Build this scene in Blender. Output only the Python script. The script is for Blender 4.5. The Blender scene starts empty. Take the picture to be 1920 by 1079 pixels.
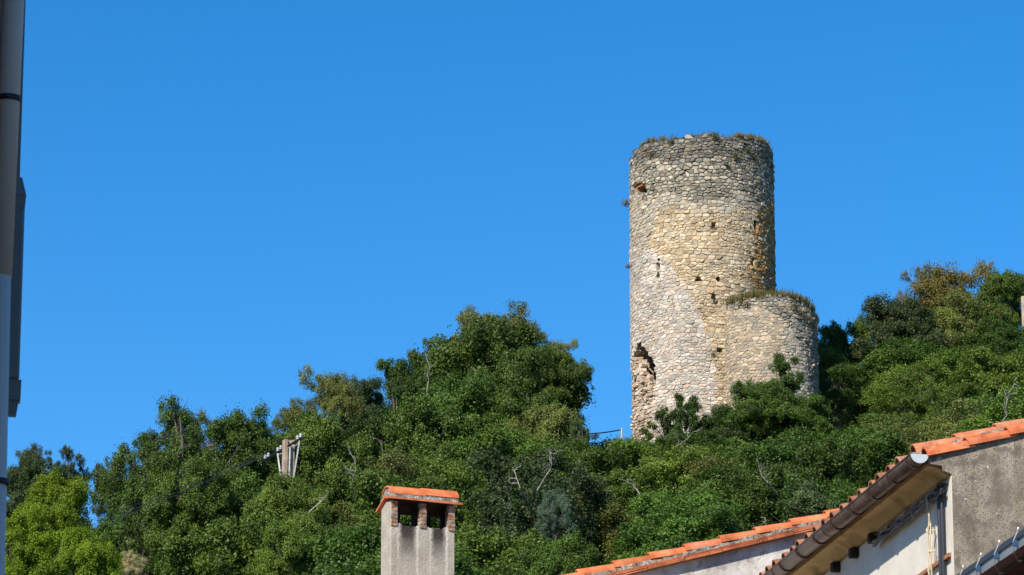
import bpy, bmesh, math, random
import numpy as np
from mathutils import Vector, Matrix

# ------------------------------------------------------------------ camera, light, exposure
R_ = math.radians
SC = bpy.context.scene
COL = SC.collection
FPX, PITCH, CAMZ = 7600.0, R_(15.0), 1.6          # focal length in pixels of a 1920 px wide frame
SUN_LEFT, SUN_EL = R_(31), R_(38)                 # the sun stands behind the camera, to the left

cam_d = bpy.data.cameras.new('camera')
cam = bpy.data.objects.new('camera', cam_d); COL.objects.link(cam)
cam.location = (0, 0, CAMZ); cam.rotation_euler = (math.pi/2 + PITCH, 0, 0)
cam_d.sensor_width = 36; cam_d.lens = FPX/1920*36
cam_d.clip_start = 0.5; cam_d.clip_end = 12000
cam_d.dof.use_dof = True; cam_d.dof.focus_distance = 226; cam_d.dof.aperture_fstop = 20
SC.camera = cam

to_sun = Vector((-math.sin(SUN_LEFT)*math.cos(SUN_EL), -math.cos(SUN_LEFT)*math.cos(SUN_EL), math.sin(SUN_EL)))
w = bpy.data.worlds.new('World'); SC.world = w; w.use_nodes = True
nt = w.node_tree; bg = nt.nodes['Background']
sky = nt.nodes.new('ShaderNodeTexSky'); sky.sky_type = 'NISHITA'; sky.sun_disc = False
sky.sun_elevation = SUN_EL; sky.sun_rotation = math.atan2(to_sun.x, to_sun.y)
sky.altitude = 700; sky.air_density = 0.9; sky.dust_density = 0.2; sky.ozone_density = 4.0
hs = nt.nodes.new('ShaderNodeHueSaturation'); hs.inputs['Saturation'].default_value = 1.34
nt.links.new(sky.outputs[0], hs.inputs['Color']); nt.links.new(hs.outputs[0], bg.inputs[0])
bg.inputs[1].default_value = 0.125
sd = bpy.data.lights.new('sun', 'SUN'); sd.energy = 5.0; sd.angle = R_(0.53); sd.color = (1.0, 0.93, 0.82)
so = bpy.data.objects.new('sun', sd); COL.objects.link(so)
so.rotation_euler = to_sun.to_track_quat('Z', 'Y').to_euler(); so.location = (-30, -40, 60)
SC.view_settings.view_transform = 'Standard'; SC.view_settings.look = 'None'
SC.view_settings.exposure = 0.42; SC.view_settings.gamma = 1.0

random.seed(7); rng = np.random.default_rng(7)
U = random.uniform

# ------------------------------------------------------------------ helpers
def at(px, py, Y):
    """World point on the sight line of a photo pixel, at horizontal distance Y."""
    u, v = (px-960)/FPX, (539.5-py)/FPX
    t = Y/(math.cos(PITCH) - v*math.sin(PITCH))
    return Vector((u*t, Y, CAMZ + t*(math.sin(PITCH) + v*math.cos(PITCH))))

def proj(p):
    x, y, z = p[0], p[1], p[2]-CAMZ
    d = y*math.cos(PITCH) + z*math.sin(PITCH); v = -y*math.sin(PITCH) + z*math.cos(PITCH)
    return 960 + FPX*x/d, 539.5 - FPX*v/d

class MB:
    def __init__(s): s.v = []; s.f = []; s.c = []
    def add(s, vs, fs, c=None):
        o = len(s.v); s.v += [tuple(v) for v in vs]
        for f in fs:
            s.f.append(tuple(i+o for i in f)); s.c.append(c)
        return s
    def box(s, x0, x1, y0, y1, z0, z1, M=None, jit=0.0, c=None):
        vs = [Vector((x, y, z)) for z in (z0, z1) for y in (y0, y1) for x in (x0, x1)]
        if jit: vs = [v + Vector((U(-jit, jit), U(-jit, jit), U(-jit, jit))) for v in vs]
        if M: vs = [M @ v for v in vs]
        return s.add(vs, [(0,2,3,1), (4,5,7,6), (0,1,5,4), (2,6,7,3), (0,4,6,2), (1,3,7,5)], c)
    def prism(s, pts, y0, y1, c=None):
        """closed (x, z) outline drawn counter-clockwise as seen from -y, swept along y"""
        n = len(pts)
        vs = [(x, y0, z) for x, z in pts] + [(x, y1, z) for x, z in pts]
        fs = [tuple(range(n)), tuple(range(2*n-1, n-1, -1))]
        fs += [(i, i+n, (i+1) % n + n, (i+1) % n) for i in range(n)]
        return s.add(vs, fs, c)
    def tube(s, pts, radii, n=8, caps=True, c=None):
        pts = [Vector(p) for p in pts]
        if not hasattr(radii, '__len__'): radii = [radii]*len(pts)
        rings = []
        for i, p in enumerate(pts):
            d = (pts[min(i+1, len(pts)-1)] - pts[max(i-1, 0)]).normalized()
            a = d.cross(Vector((0, 0, 1)) if abs(d.z) < .9 else Vector((1, 0, 0))).normalized(); b = d.cross(a)
            rings.append([p + (a*math.cos(t*2*math.pi/n) + b*math.sin(t*2*math.pi/n))*radii[i] for t in range(n)])
        vs = [v for r in rings for v in r]; fs = []
        for i in range(len(pts)-1):
            for k in range(n):
                fs.append((i*n+k, i*n+(k+1) % n, (i+1)*n+(k+1) % n, (i+1)*n+k))
        if caps: fs += [tuple(range(n-1, -1, -1)), tuple(range((len(pts)-1)*n, len(pts)*n))]
        return s.add(vs, fs, c)
    def arch(s, p0, p1, up, r0, r1, th=.014, n=9, a0=0.0, a1=math.pi, c=None):
        """thick arched shell (barrel tile, gutter) from p0 to p1; up = the arch's crown direction"""
        p0, p1, up = Vector(p0), Vector(p1), Vector(up)
        d = (p1-p0).normalized(); up = (up - d*up.dot(d)).normalized(); sd_ = d.cross(up)
        vs = []
        for p, r in ((p0, r0), (p1, r1)):
            for rr in (r, r-th):
                for k in range(n):
                    a = a0 + (a1-a0)*k/(n-1)
                    vs.append(p + sd_*math.cos(a)*rr + up*math.sin(a)*rr)
        A, B, C_, D = 0, n, 2*n, 3*n; fs = []
        for k in range(n-1):
            fs += [(A+k, A+k+1, C_+k+1, C_+k), (B+k+1, B+k, D+k, D+k+1), (A+k+1, A+k, B+k, B+k+1), (C_+k, C_+k+1, D+k+1, D+k)]
        fs += [(A, C_, D, B), (A+n-1, B+n-1, D+n-1, C_+n-1)]
        return s.add(vs, fs, c)
    def build(s, name, mat, parent=None, smooth=False, bevel=0.0):
        me = bpy.data.meshes.new(name); me.from_pydata(s.v, [], s.f); me.update()
        if any(c is not None for c in s.c):
            at_ = me.attributes.new('tone', 'FLOAT_COLOR', 'FACE')
            at_.data.foreach_set('color', [x for c in s.c for x in ((*c, 1) if c is not None else (.3, .3, .3, 1))])
        bm = bmesh.new(); bm.from_mesh(me); bmesh.ops.recalc_face_normals(bm, faces=bm.faces)
        if bevel: bmesh.ops.bevel(bm, geom=list(bm.edges), offset=bevel, segments=1, affect='EDGES', clamp_overlap=True)
        bm.to_mesh(me); bm.free()
        if smooth: me.polygons.foreach_set('use_smooth', [True]*len(me.polygons))
        me.materials.append(mat)
        o = bpy.data.objects.new(name, me); COL.objects.link(o)
        if parent: o.parent = parent
        return o

def tag(o, label=None, cat=None, group=None, kind=None):
    if label: o['label'] = label
    if cat: o['category'] = cat
    if group: o['group'] = group
    if kind: o['kind'] = kind
    return o
def empty(name, loc=(0, 0, 0), rz=0.0):
    o = bpy.data.objects.new(name, None); COL.objects.link(o); o.empty_display_size = .3
    o.location = loc; o.rotation_euler = (0, 0, rz); return o

# ------------------------------------------------------------------ materials
def mat(name, base=(.5, .5, .5), rough=.8, metal=0.0, spec=.3):
    m = bpy.data.materials.new(name); m.use_nodes = True
    b = m.node_tree.nodes['Principled BSDF']
    b.inputs['Base Color'].default_value = (*base, 1); b.inputs['Roughness'].default_value = rough
    b.inputs['Metallic'].default_value = metal; b.inputs['Specular IOR Level'].default_value = spec
    return m, m.node_tree, b
def N(t, kind, **kw):
    n = t.nodes.new(kind)
    for k, v in kw.items():
        if k in n.inputs: n.inputs[k].default_value = v
        else: setattr(n, k, v)
    return n
def coords(t, scale=(1, 1, 1)):
    c = N(t, 'ShaderNodeTexCoord'); mp = N(t, 'ShaderNodeMapping'); mp.inputs['Scale'].default_value = scale
    t.links.new(c.outputs['Object'], mp.inputs['Vector']); return mp.outputs['Vector']
def noise(t, vec, scale, detail=5, rough=.6, dist=0.0):
    n = N(t, 'ShaderNodeTexNoise', Scale=scale, Detail=detail, Roughness=rough, Distortion=dist)
    t.links.new(vec, n.inputs['Vector']); return n.outputs['Fac']
def ramp(t, fac, stops):
    r = N(t, 'ShaderNodeValToRGB'); e = r.color_ramp.elements
    while len(e) < len(stops): e.new(.5)
    for q, (p, c) in zip(e, stops):
        q.position = p; q.color = (*c, 1) if len(c) == 3 else c
    t.links.new(fac, r.inputs['Fac']); return r.outputs['Color']
def mix(t, fac, a, b, mode='MIX'):
    m = N(t, 'ShaderNodeMix', data_type='RGBA', blend_type=mode)
    for s_, v in ((m.inputs['Factor'], fac), (m.inputs['A'] if False else m.inputs[6], a), (m.inputs[7], b)):
        if hasattr(v, 'is_output') or isinstance(v, bpy.types.NodeSocket): t.links.new(v, s_)
        elif isinstance(v, (int, float)): s_.default_value = v
        else: s_.default_value = (*v, 1)
    return m.outputs[2]
def bump(t, b, h, strength=.5, dist=.02):
    n = N(t, 'ShaderNodeBump', Strength=strength, Distance=dist)
    t.links.new(h, n.inputs['Height']); t.links.new(n.outputs[0], b.inputs['Normal'])

def rough_mat(name, stops, scale=6, speck=None, bstr=.5, bdist=.02, rough=.9, stretch=(1, 1, 1), bscale=40, streak=None):
    m, t, b = mat(name, rough=rough)
    v = coords(t, stretch); n1 = noise(t, v, scale); col = ramp(t, n1, stops)
    v2 = coords(t)
    if speck:
        for (sc, lo, hi, c) in speck:
            f = ramp(t, noise(t, v2, sc, 2, .5), [(lo, (0, 0, 0)), (hi, (1, 1, 1))])
            col = mix(t, f, col, c)
    if streak:
        f = ramp(t, noise(t, coords(t, (1, 1, .09)), streak[0], 4, .55), [(.40, (0, 0, 0)), (.66, (1, 1, 1))]); col = mix(t, f, col, mix(t, 1.0, col, streak[1], 'MULTIPLY'))
    t.links.new(col, b.inputs['Base Color'])
    bump(t, b, noise(t, v2, bscale, 4), bstr, bdist)
    return m

M = {}
# masonry: the colour of each stone is stored with the stone
m, t, b = mat('rubble_stone', rough=.95, spec=.15)
a = N(t, 'ShaderNodeAttribute', attribute_name='tone')
v = coords(t)
f = ramp(t, noise(t, v, 9, 6, .65), [(.25, (.62, .60, .58)), (.5, (1, 1, 1)), (.75, (1.22, 1.2, 1.16))])
col = mix(t, 1.0, a.outputs['Color'], f, 'MULTIPLY')
f2 = ramp(t, noise(t, v, .55, 3, .6), [(.3, (.86, .86, .86)), (.7, (1.12, 1.1, 1.08))])
col = mix(t, 1.0, col, f2, 'MULTIPLY')
t.links.new(col, b.inputs['Base Color']); bump(t, b, noise(t, v, 14, 6, .7), .8, .06); M['stone'] = m

def leaf_mat(name, trans=.24, spec=.24, rough=.5):
    m, t, b = mat(name, rough=rough, spec=spec)
    oi = N(t, 'ShaderNodeObjectInfo'); a = N(t, 'ShaderNodeAttribute', attribute_name='tone')
    sep = N(t, 'ShaderNodeSeparateColor'); t.links.new(a.outputs['Color'], sep.inputs[0])
    k = ramp(t, sep.outputs[0], [(0, (.42, .45, .5)), (.5, (1, 1, 1)), (1, (1.75, 1.6, 1.2))])
    col = mix(t, 1.0, oi.outputs['Color'], k, 'MULTIPLY')
    dry = N(t, 'ShaderNodeMath', operation='MULTIPLY'); dry.inputs[1].default_value = .9
    t.links.new(sep.outputs[1], dry.inputs[0])
    col = mix(t, dry.outputs[0], col, (.24, .15, .07))
    t.links.new(col, b.inputs['Base Color'])
    tr = N(t, 'ShaderNodeBsdfTranslucent'); tc = mix(t, 1.0, col, (1.15, 1.5, .5), 'MULTIPLY'); t.links.new(tc, tr.inputs['Color'])
    ms = N(t, 'ShaderNodeMixShader'); ms.inputs[0].default_value = trans
    t.links.new(b.outputs[0], ms.inputs[1]); t.links.new(tr.outputs[0], ms.inputs[2])
    t.links.new(ms.outputs[0], t.nodes['Material Output'].inputs['Surface'])
    return m
M['leaf'] = leaf_mat('leaves'); M['grass'] = leaf_mat('dry_grass', .3, .15, .8)
M['bark'] = rough_mat('bark', [(.35, (.055, .046, .038)), (.65, (.17, .15, .13))], 5, stretch=(1, 1, .25))
M['dead'] = rough_mat('dead_wood', [(.35, (.24, .215, .19)), (.65, (.44, .41, .37))], 4, stretch=(1, 1, .3))
M['earth'] = rough_mat('hill_earth', [(.3, (.030, .034, .014)), (.55, (.055, .06, .022)), (.8, (.12, .10, .06))], .6, bscale=3, bdist=.2)
M['asphalt'] = rough_mat('asphalt', [(.3, (.045, .045, .045)), (.7, (.065, .064, .06))], 3)
M['roughcast'] = rough_mat('roughcast', [(.34, (.20, .172, .132)), (.45, (.305, .268, .203)), (.55, (.38, .333, .255)), (.66, (.47, .415, .32))], 3.2,
    [(52, .56, .66, (.10, .085, .07)), (40, .66, .71, (.60, .55, .47)), (9, .50, .64, (.19, .165, .135)), (90, .53, .62, (.16, .14, .115)), (26, .70, .73, (.08, .07, .06)), (11, .715, .73, (.8, .77, .72))], .7, .015, bscale=110, streak=(7, (.76, .74, .71)))
M['plaster'] = rough_mat('cream_plaster', [(.3, (.58, .53, .45)), (.7, (.72, .68, .60))], 2.0, [(22, .66, .8, (.42, .37, .3))], .3, .01)
M['grey_plaster'] = rough_mat('grey_plaster', [(.38, (.44, .41, .37)), (.62, (.66, .63, .58))], 2.2, [(12, .54, .68, (.35, .32, .28)), (50, .64, .74, (.3, .28, .25))], .6, .015, streak=(5, (.70, .66, .60)))
M['ochre'] = rough_mat('ochre_soffit', [(.3, (.50, .325, .14)), (.7, (.64, .45, .22))], 2.5, [(3.5, .50, .68, (.40, .25, .10)), (30, .64, .74, (.30, .19, .09))], .4, .01, stretch=(1, .4, 1))
M['mortar'] = rough_mat('mortar', [(.36, (.15, .135, .11)), (.5, (.32, .29, .235)), (.64, (.52, .48, .42))], 14, [(45, .54, .66, (.09, .08, .07))], 1, .03, bscale=50)
M['brick'] = rough_mat('old_brick', [(.3, (.20, .085, .045)), (.55, (.38, .16, .085)), (.8, (.46, .30, .20))], 9, [(50, .62, .75, (.12, .09, .07))], .8, .01, stretch=(.5, 1, 2))
M['chimney_brick'] = rough_mat('mortared_brick', [(.36, (.17, .12, .09)), (.5, (.29, .225, .17)), (.64, (.42, .36, .28))], 14, [(15, .52, .62, (.30, .115, .055)), (60, .56, .68, (.12, .09, .07))], .8, .01)
M['dark_wood'] = rough_mat('dark_wood', [(.3, (.02, .013, .009)), (.7, (.05, .032, .022))], 5)
M['brown_panel'] = rough_mat('brown_panel', [(.3, (.16, .10, .065)), (.7, (.24, .16, .11))], 4)
M['red_brown'] = rough_mat('red_brown_wood', [(.3, (.16, .05, .025)), (.7, (.24, .08, .04))], 4)
M['concrete'] = rough_mat('concrete', [(.3, (.30, .22, .16)), (.7, (.46, .35, .27))], 3, None, .4, .01)
M['white_metal'] = mat('white_metal', (.74, .74, .72), .5, 0, .4)[0]
M['grey_metal'] = rough_mat('weathered_grey_metal', [(.35, (.30, .29, .27)), (.65, (.48, .47, .44))], 6)
M['insulator'] = mat('insulator', (.40, .42, .42), .25, 0, .5)[0]
M['grey_post'] = mat('grey_post', (.50, .48, .45), .7)[0]
M['cable'] = mat('black_cable', (.018, .02, .026), .5, 0, .4)[0]
M['grey_cable'] = mat('grey_cable', (.030, .035, .048), .5, 0, .4)[0]
M['tan_wire'] = mat('tan_wire', (.62, .52, .36), .6)[0]
M['wire'] = mat('aerial_wire', (.07, .08, .08), .5)[0]
M['zinc'] = rough_mat('zinc', [(.3, (.42, .46, .50)), (.7, (.58, .61, .64))], 8, None, .1, .003, .45)
M['blue_clip'] = mat('blue_clip', (.03, .09, .20), .5)[0]
M['tower_inside'] = M['stone']

def tile_mat(name, stops, lichen):
    m, t, b = mat(name, rough=.75, spec=.25)
    v = coords(t); a = N(t, 'ShaderNodeAttribute', attribute_name='tone')
    col = ramp(t, noise(t, v, 5, 6, .6), stops)
    col = mix(t, 1.0, col, a.outputs['Color'], 'MULTIPLY')
    for sc, lo, hi, c in lichen:
        col = mix(t, ramp(t, noise(t, v, sc, 4, .6), [(lo, (0, 0, 0)), (hi, (1, 1, 1))]), col, c)
    t.links.new(col, b.inputs['Base Color']); bump(t, b, noise(t, v, 60, 4), .35, .006)
    return m
M['tile'] = tile_mat('terracotta', [(.34, (.34, .085, .032)), (.5, (.52, .145, .052)), (.66, (.60, .215, .10))],
                     [(19, .60, .70, (.20, .125, .085)), (55, .64, .72, (.42, .33, .23)), (8, .62, .72, (.62, .30, .17))])
def gutter_mat():
    m, t, b = mat('brown_copper', rough=.38, metal=.75)
    v = coords(t, (1, .5, 1)); n = noise(t, v, 5, 6, .65)
    t.links.new(ramp(t, n, [(.25, (.07, .05, .042)), (.5, (.15, .11, .095)), (.8, (.30, .24, .20))]), b.inputs['Base Color'])
    t.links.new(ramp(t, n, [(.3, (.3, .3, .3)), (.8, (.6, .6, .6))]), b.inputs['Roughness'])
    return m
M['gutter'] = gutter_mat()
M['bracket'] = mat('bracket_rust', (.06, .026, .02), .5, .4)[0]
def pipe_mat(name, c1, c2):
    m, t, b = mat(name, rough=.5, spec=.35)
    v = coords(t, (1, 1, .3))
    t.links.new(ramp(t, noise(t, v, 4, 4), [(.3, c1), (.7, c2)]), b.inputs['Base Color']); return m
M['pipe_beige'] = pipe_mat('beige_pvc', (.58, .44, .38), (.64, .50, .43))
M['pipe_white'] = pipe_mat('white_pvc', (.66, .52, .46), (.72, .57, .50))
M['dark_band'] = mat('dark_band', (.03, .032, .038), .5)[0]
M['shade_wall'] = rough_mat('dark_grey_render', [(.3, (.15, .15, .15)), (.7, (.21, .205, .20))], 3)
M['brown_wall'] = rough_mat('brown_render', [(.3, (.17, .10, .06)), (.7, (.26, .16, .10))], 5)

# ------------------------------------------------------------------ terrain
def ground_h(x, y):
    H = 48 + .25*max(-60, min(80, x))
    k = max(0.0, (y-58)/162.0)
    if k < .06: k = k*k/.12*1.0 + 0 if k < .06 else k
    else: k = k - .03
    k = min(k, .97 + .03*math.tanh((k-.97)/.03) if k > .97 else k)
    h = H*k
    y1 = 240 + 40*max(0, min(1, (x-8)/8))
    if y > y1: h -= (y-y1)*.22
    edge = max(0.0, abs(x)-70)
    h -= edge*.3
    h += .5*math.sin(x*.31+y*.17)*min(1, k*5) + .3*math.sin(x*.83-y*.41)*min(1, k*5)
    return max(h, 0.0)
xs = sorted(set([-9000, -4000, -1500, -600, -300, -200, -140] + list(range(-110, 112, 3)) + [140, 200, 300, 600, 1500, 4000, 9000]))
ys = sorted(set([-9000, -3000, -800, -200, -50, 0, 30] + list(range(51, 270, 3)) + [285, 310, 350, 420, 500, 700, 1500, 4000, 9500]))
g = MB(); g.v = [(x, y, ground_h(x, y)) for y in ys for x in xs]
nx = len(xs)
for j in range(len(ys)-1):
    for i in range(nx-1):
        g.f.append((j*nx+i, j*nx+i+1, (j+1)*nx+i+1, (j+1)*nx+i)); g.c.append(None)
tag(g.build('ground', M['earth'], smooth=True), kind='structure')
rd = MB(); rd.add([(-2.2, -30, .02), (2.2, -30, .02), (2.2, 36, .02), (-2.2, 36, .02)], [(0, 1, 2, 3)])
tag(rd.build('street', M['asphalt']), kind='structure')

# ------------------------------------------------------------------ the ruined tower
TY, TR = 222.0, 4.14
TX = at(1318, 540, TY).x
def tpx(px, py, R=TR, cx=TX, cy=TY):
    """pixel -> (angle, height) on the front of a round wall"""
    s = (at(px, py, cy-R*.8).x - cx)/R; s = max(-.999, min(.999, s)); ph = math.asin(s)
    return ph, at(px, py, cy - R*math.cos(ph)).z

def interp(pts, x):
    if x <= pts[0][0]: return pts[0][1]
    for (x0, y0), (x1, y1) in zip(pts, pts[1:]):
        if x <= x1: return y0 + (y1-y0)*(x-x0)/(x1-x0)
    return pts[-1][1]

def inpoly(x, y, P):
    c = False; n = len(P)
    for i in range(n):
        x0, y0 = P[i]; x1, y1 = P[i-1]
        if (y0 > y) != (y1 > y) and x < (x1-x0)*(y-y0)/(y1-y0)+x0: c = not c
    return c

def cell_polys(s0, s1, z0, z1, w_, h_, rnd):
    """irregular rubble: cells of a jittered, running-bond seed pattern"""
    seeds = []; grid = {}; zz = z0
    while zz < z1:
        hr = h_*rnd.choice((.62, .8, .95, 1.1, 1.35)); x = s0 + rnd.uniform(0, w_); ph_ = rnd.uniform(0, 6)
        while x < s1:
            ww = w_*rnd.choice((.45, .6, .8, 1.0, 1.2, 1.5, 1.75))*(.7+.3*hr/h_)
            seeds.append(((x+ww*rnd.uniform(.35, .65))/w_, (zz + hr*.5 + .07*math.sin(x*1.1+ph_) + hr*rnd.uniform(-.32, .32))/h_)); x += ww
        zz += hr
    for i, (a, b_) in enumerate(seeds): grid.setdefault((int(a//1), int(b_//1)), []).append(i)
    out = []
    for i, (a, b_) in enumerate(seeds):
        P = [(a-1.5, b_-1.5), (a+1.5, b_-1.5), (a+1.5, b_+1.5), (a-1.5, b_+1.5)]
        ca, cb = int(a//1), int(b_//1)
        for da in (-2, -1, 0, 1, 2):
            for db in (-2, -1, 0, 1, 2):
                for j in grid.get((ca+da, cb+db), ()):
                    if j == i: continue
                    qa, qb = seeds[j]; nx_, ny_ = qa-a, qb-b_; mx, my = (qa+a)/2, (qb+b_)/2
                    Q = []
                    for k in range(len(P)):
                        p, q = P[k-1], P[k]
                        dp = (p[0]-mx)*nx_+(p[1]-my)*ny_; dq = (q[0]-mx)*nx_+(q[1]-my)*ny_
                        if (dp < 0) != (dq < 0):
                            t_ = dp/(dp-dq); Q.append((p[0]+(q[0]-p[0])*t_, p[1]+(q[1]-p[1])*t_))
                        if dq < 0: Q.append(q)
                    P = Q
                    if len(P) < 3: break
        if len(P) >= 3: out.append(([(p[0]*w_, p[1]*h_) for p in P], (a*w_, b_*h_)))
    return out

def masonry(name, cx, cy, R, z0, ph0, ph1, top, holes, zone, thick, parent, w_=.30, h_=.175, seed=3, dz=.075):
    rnd = random.Random(seed); mb = MB()
    # wall body: outer skin with the holes pushed in, inner skin, top rim, lid added against daylight
    ns = int((ph1-ph0)*R/.07); zt = max(top(p) for p in np.linspace(ph0, ph1, 60)); nz = int((zt-z0)/.075)
    closed = False
    def pt(ph, r, z): return (cx + r*math.sin(ph), cy - r*math.cos(ph), z)
    vs = []
    for j in range(nz+1):
        for i in range(ns+1):
            ph = ph0 + (ph1-ph0)*i/ns; z = z0 + (top(ph)-z0)*j/nz
            d = 0
            for P, dep in holes:
                if dep < 2 and inpoly(ph*R, z, P): d = max(d, dep)
            tone, depth, prot = zone(ph, z)
            vs.append(pt(ph, R-depth-d + rnd.uniform(-.008, .008), z))
    o = len(mb.v); mb.v += vs
    gone = set()
    for j in range(nz):
        for i in range(ns):
            ph = ph0 + (ph1-ph0)*(i+.5)/ns; z = z0 + (top(ph)-z0)*(j+.5)/nz
            tone, depth, prot = zone(ph, z)
            if any(dep >= 2 and inpoly(ph*R, z, P) for P, dep in holes): gone.add((i, j)); continue
            mb.f.append((o+j*(ns+1)+i, o+j*(ns+1)+i+1, o+(j+1)*(ns+1)+i+1, o+(j+1)*(ns+1)+i))
            mb.c.append(tuple(1.02*q for q in tone[1]))
    for i, j in gone:                                    # jambs of the holes that go right through the wall
        for di, dj, e in ((-1, 0, ((0, 0), (0, 1))), (1, 0, ((1, 0), (1, 1))), (0, -1, ((0, 0), (1, 0))), (0, 1, ((0, 1), (1, 1)))):
            if (i+di, j+dj) in gone: continue
            q4 = []
            for a_, b_ in e:
                ph = ph0 + (ph1-ph0)*(i+a_)/ns; z = z0 + (top(ph)-z0)*(j+b_)/nz; q4.append((o+(j+b_)*(ns+1)+i+a_, pt(ph, R-1.2-rnd.uniform(0, .1), z)))
            k = len(mb.v); mb.v += [q4[1][1], q4[0][1]]; mb.f.append((q4[0][0], q4[1][0], k, k+1)); mb.c.append((.33, .27, .2))
    n2 = 60; o = len(mb.v)
    for i in range(n2+1):
        ph = ph0 + (ph1-ph0)*i/n2
        for r, z in ((R-.09, top(ph)), (R-.3, top(ph)-.03), (R-thick, top(ph)-.2), (R-thick, top(ph)-.21)):
            mb.v.append(pt(ph, r, z))
    for i in range(n2):
        for k in range(2):
            mb.f.append((o+i*4+k, o+i*4+4+k, o+i*4+5+k, o+i*4+1+k)); mb.c.append((.2, .18, .14))
    zc = min(top(p) for p in np.linspace(ph0, ph1, 40))-.5; k = len(mb.v); mb.v.append((cx, cy, zc))  # unseen lid over the hollow, added to keep the inside dark
    for i in range(n2): mb.f.append((o+i*4+2, o+i*4+6, k)); mb.c.append((.2, .18, .14))
    # stones
    for P, (sx, sz) in cell_polys(ph0*R, ph1*R, z0, zt+.3, w_, h_, rnd):
        ph = sx/R
        if not (ph0 < ph < ph1) or sz > top(ph) + rnd.uniform(-.16, .06): continue
        if any(inpoly(sx, sz, Q) for Q, dep in holes): continue
        tone, depth, prot = zone(ph, sz)
        p = .8*prot*(rnd.uniform(.0, .75) + (rnd.uniform(.3, 1.1) if rnd.random() < .12 else 0)); n = len(P)
        if n < 3: continue
        c = tone[0](rnd); tx, tz = rnd.uniform(-.12, .12), rnd.uniform(-.18, .18)
        base = len(mb.v); gap = rnd.uniform(.004, .022)*(.5+depth/.07)
        mx, mz = sum(q[0] for q in P)/n, sum(q[1] for q in P)/n
        def ring(shrink, r, jit):
            for (qx, qz) in P:
                dx, dz_ = qx-mx, qz-mz; L = math.hypot(dx, dz_)+1e-6; k = max(.25, 1-shrink/L)
                qx2, qz2 = mx+dx*k, mz+dz_*k
                rr = r + (tx*dx*k + tz*dz_*k if jit else 0) + (rnd.uniform(-.006, .006) if jit else 0)
                mb.v.append(pt(qx2/R, rr, qz2))
        ring(gap, R-depth-.03, False); ring(gap+.004, R-depth+.014+p*.55, False); ring(gap+rnd.uniform(.012, .034), R-depth+.02+p, True)
        mb.v.append(pt(mx/R, R-depth+.026+p+rnd.uniform(-.006, .014), mz))
        for k in range(n):
            k2 = (k+1) % n
            mb.f += [(base+k, base+k2, base+n+k2, base+n+k), (base+n+k, base+n+k2, base+2*n+k2, base+2*n+k), (base+2*n+k, base+2*n+k2, base+3*n)]
            mb.c += [tuple(.9*q for q in c), c, c]
    return mb.build(name, M['stone'], parent)

def tones(*cs):
    def f(r):
        c = r.choice(cs); k = r.uniform(.78, 1.22); h = r.uniform(-.03, .03)
        return (min(.8, c[0]*k*(1+h)), c[1]*k, c[2]*k*(1-h))
    return f
TAN = (tones((.51, .40, .255), (.55, .43, .275), (.47, .375, .25), (.57, .47, .325), (.44, .325, .195), (.51, .435, .32)), (.50, .40, .27))
PALE = (tones((.50, .44, .36), (.56, .50, .42), (.48, .44, .38), (.52, .42, .33), (.42, .38, .33), (.58, .51, .42), (.46, .36, .28)), (.47, .42, .34))
GREY = (tones((.31, .28, .215), (.37, .33, .255), (.26, .24, .195), (.43, .38, .29), (.20, .185, .155), (.35, .29, .205), (.47, .42, .325)), (.15, .135, .11))
DGREY = (tones((.19, .18, .15), (.24, .225, .185), (.15, .145, .125), (.29, .265, .22), (.23, .19, .135)), (.10, .092, .075))
ORNG = (tones((.45, .28, .11), (.40, .23, .085), (.42, .34, .22), (.34, .26, .16), (.36, .20, .08)), (.30, .19, .09))
MID = (tones((.42, .38, .30), (.47, .42, .33), (.50, .42, .30), (.38, .34, .28), (.44, .36, .26)), (.36, .30, .22))
RUB = (tones((.55, .44, .33), (.50, .41, .31), (.60, .51, .40), (.42, .31, .22), (.56, .43, .32)), (.20, .15, .11))
TURR = (tones((.42, .34, .245), (.46, .37, .26), (.38, .31, .23), (.36, .32, .26), (.48, .39, .275)), (.41, .33, .235))
TGREY = (tones((.27, .25, .20), (.32, .30, .245), (.23, .22, .19), (.37, .34, .28), (.34, .28, .2)), (.17, .155, .125))

rz_noise = random.Random(11)
wob = [(rz_noise.uniform(.5, 3), rz_noise.uniform(0, 6.28), rz_noise.uniform(.5, 2), rz_noise.uniform(.4, 1)) for _ in range(6)]
def wobble(ph, z): return sum(a*math.sin(f*ph*4+p+z*q) for f, p, q, a in wob)/3.0
z_of = lambda py: at(1318, py, TY-TR).z
Z_G1, Z_G2 = z_of(295), z_of(385)
def tower_zone(ph, z):
    wv = wobble(ph, z*.7); deg = math.degrees(ph); px, py = proj((TX+TR*math.sin(ph), TY-TR*math.cos(ph), z))
    if py > 690 and px < 1232 - (py-690)*.12 + 6*wv: return RUB, .16, .15
    if py < 300 + 12*wv: return DGREY, .10, .09
    if py < 372 + 14*wv: return GREY, .10, .085
    if deg > 44 + 7*wv and py < 560: return (ORNG if py > 385 else GREY), .07, .08
    if deg > 33 + 9*wv and 400 < py < 545: return (ORNG if wv > .15 else TAN), .06, .06
    if py < 398 + 14*wv: return MID, .06, .06
    lim = interp([(470, 1225), (505, 1262), (560, 1302), (620, 1325), (700, 1338), (820, 1350)], py)
    if py > 470 and px < lim + 5*wv: return PALE, .034, .038
    if deg < -48 + 5*wv: return MID, .06, .06
    return TAN, .052, .055
top_pts = [(-90, 304), (-80, 299), (-72, 285), (-62, 274), (-50, 266), (-38, 264), (-28, 260), (-15, 258), (-4, 252), (6, 252), (14, 258), (24, 261), (30, 257), (42, 261), (56, 263), (66, 270), (76, 282), (90, 296)]
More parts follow.
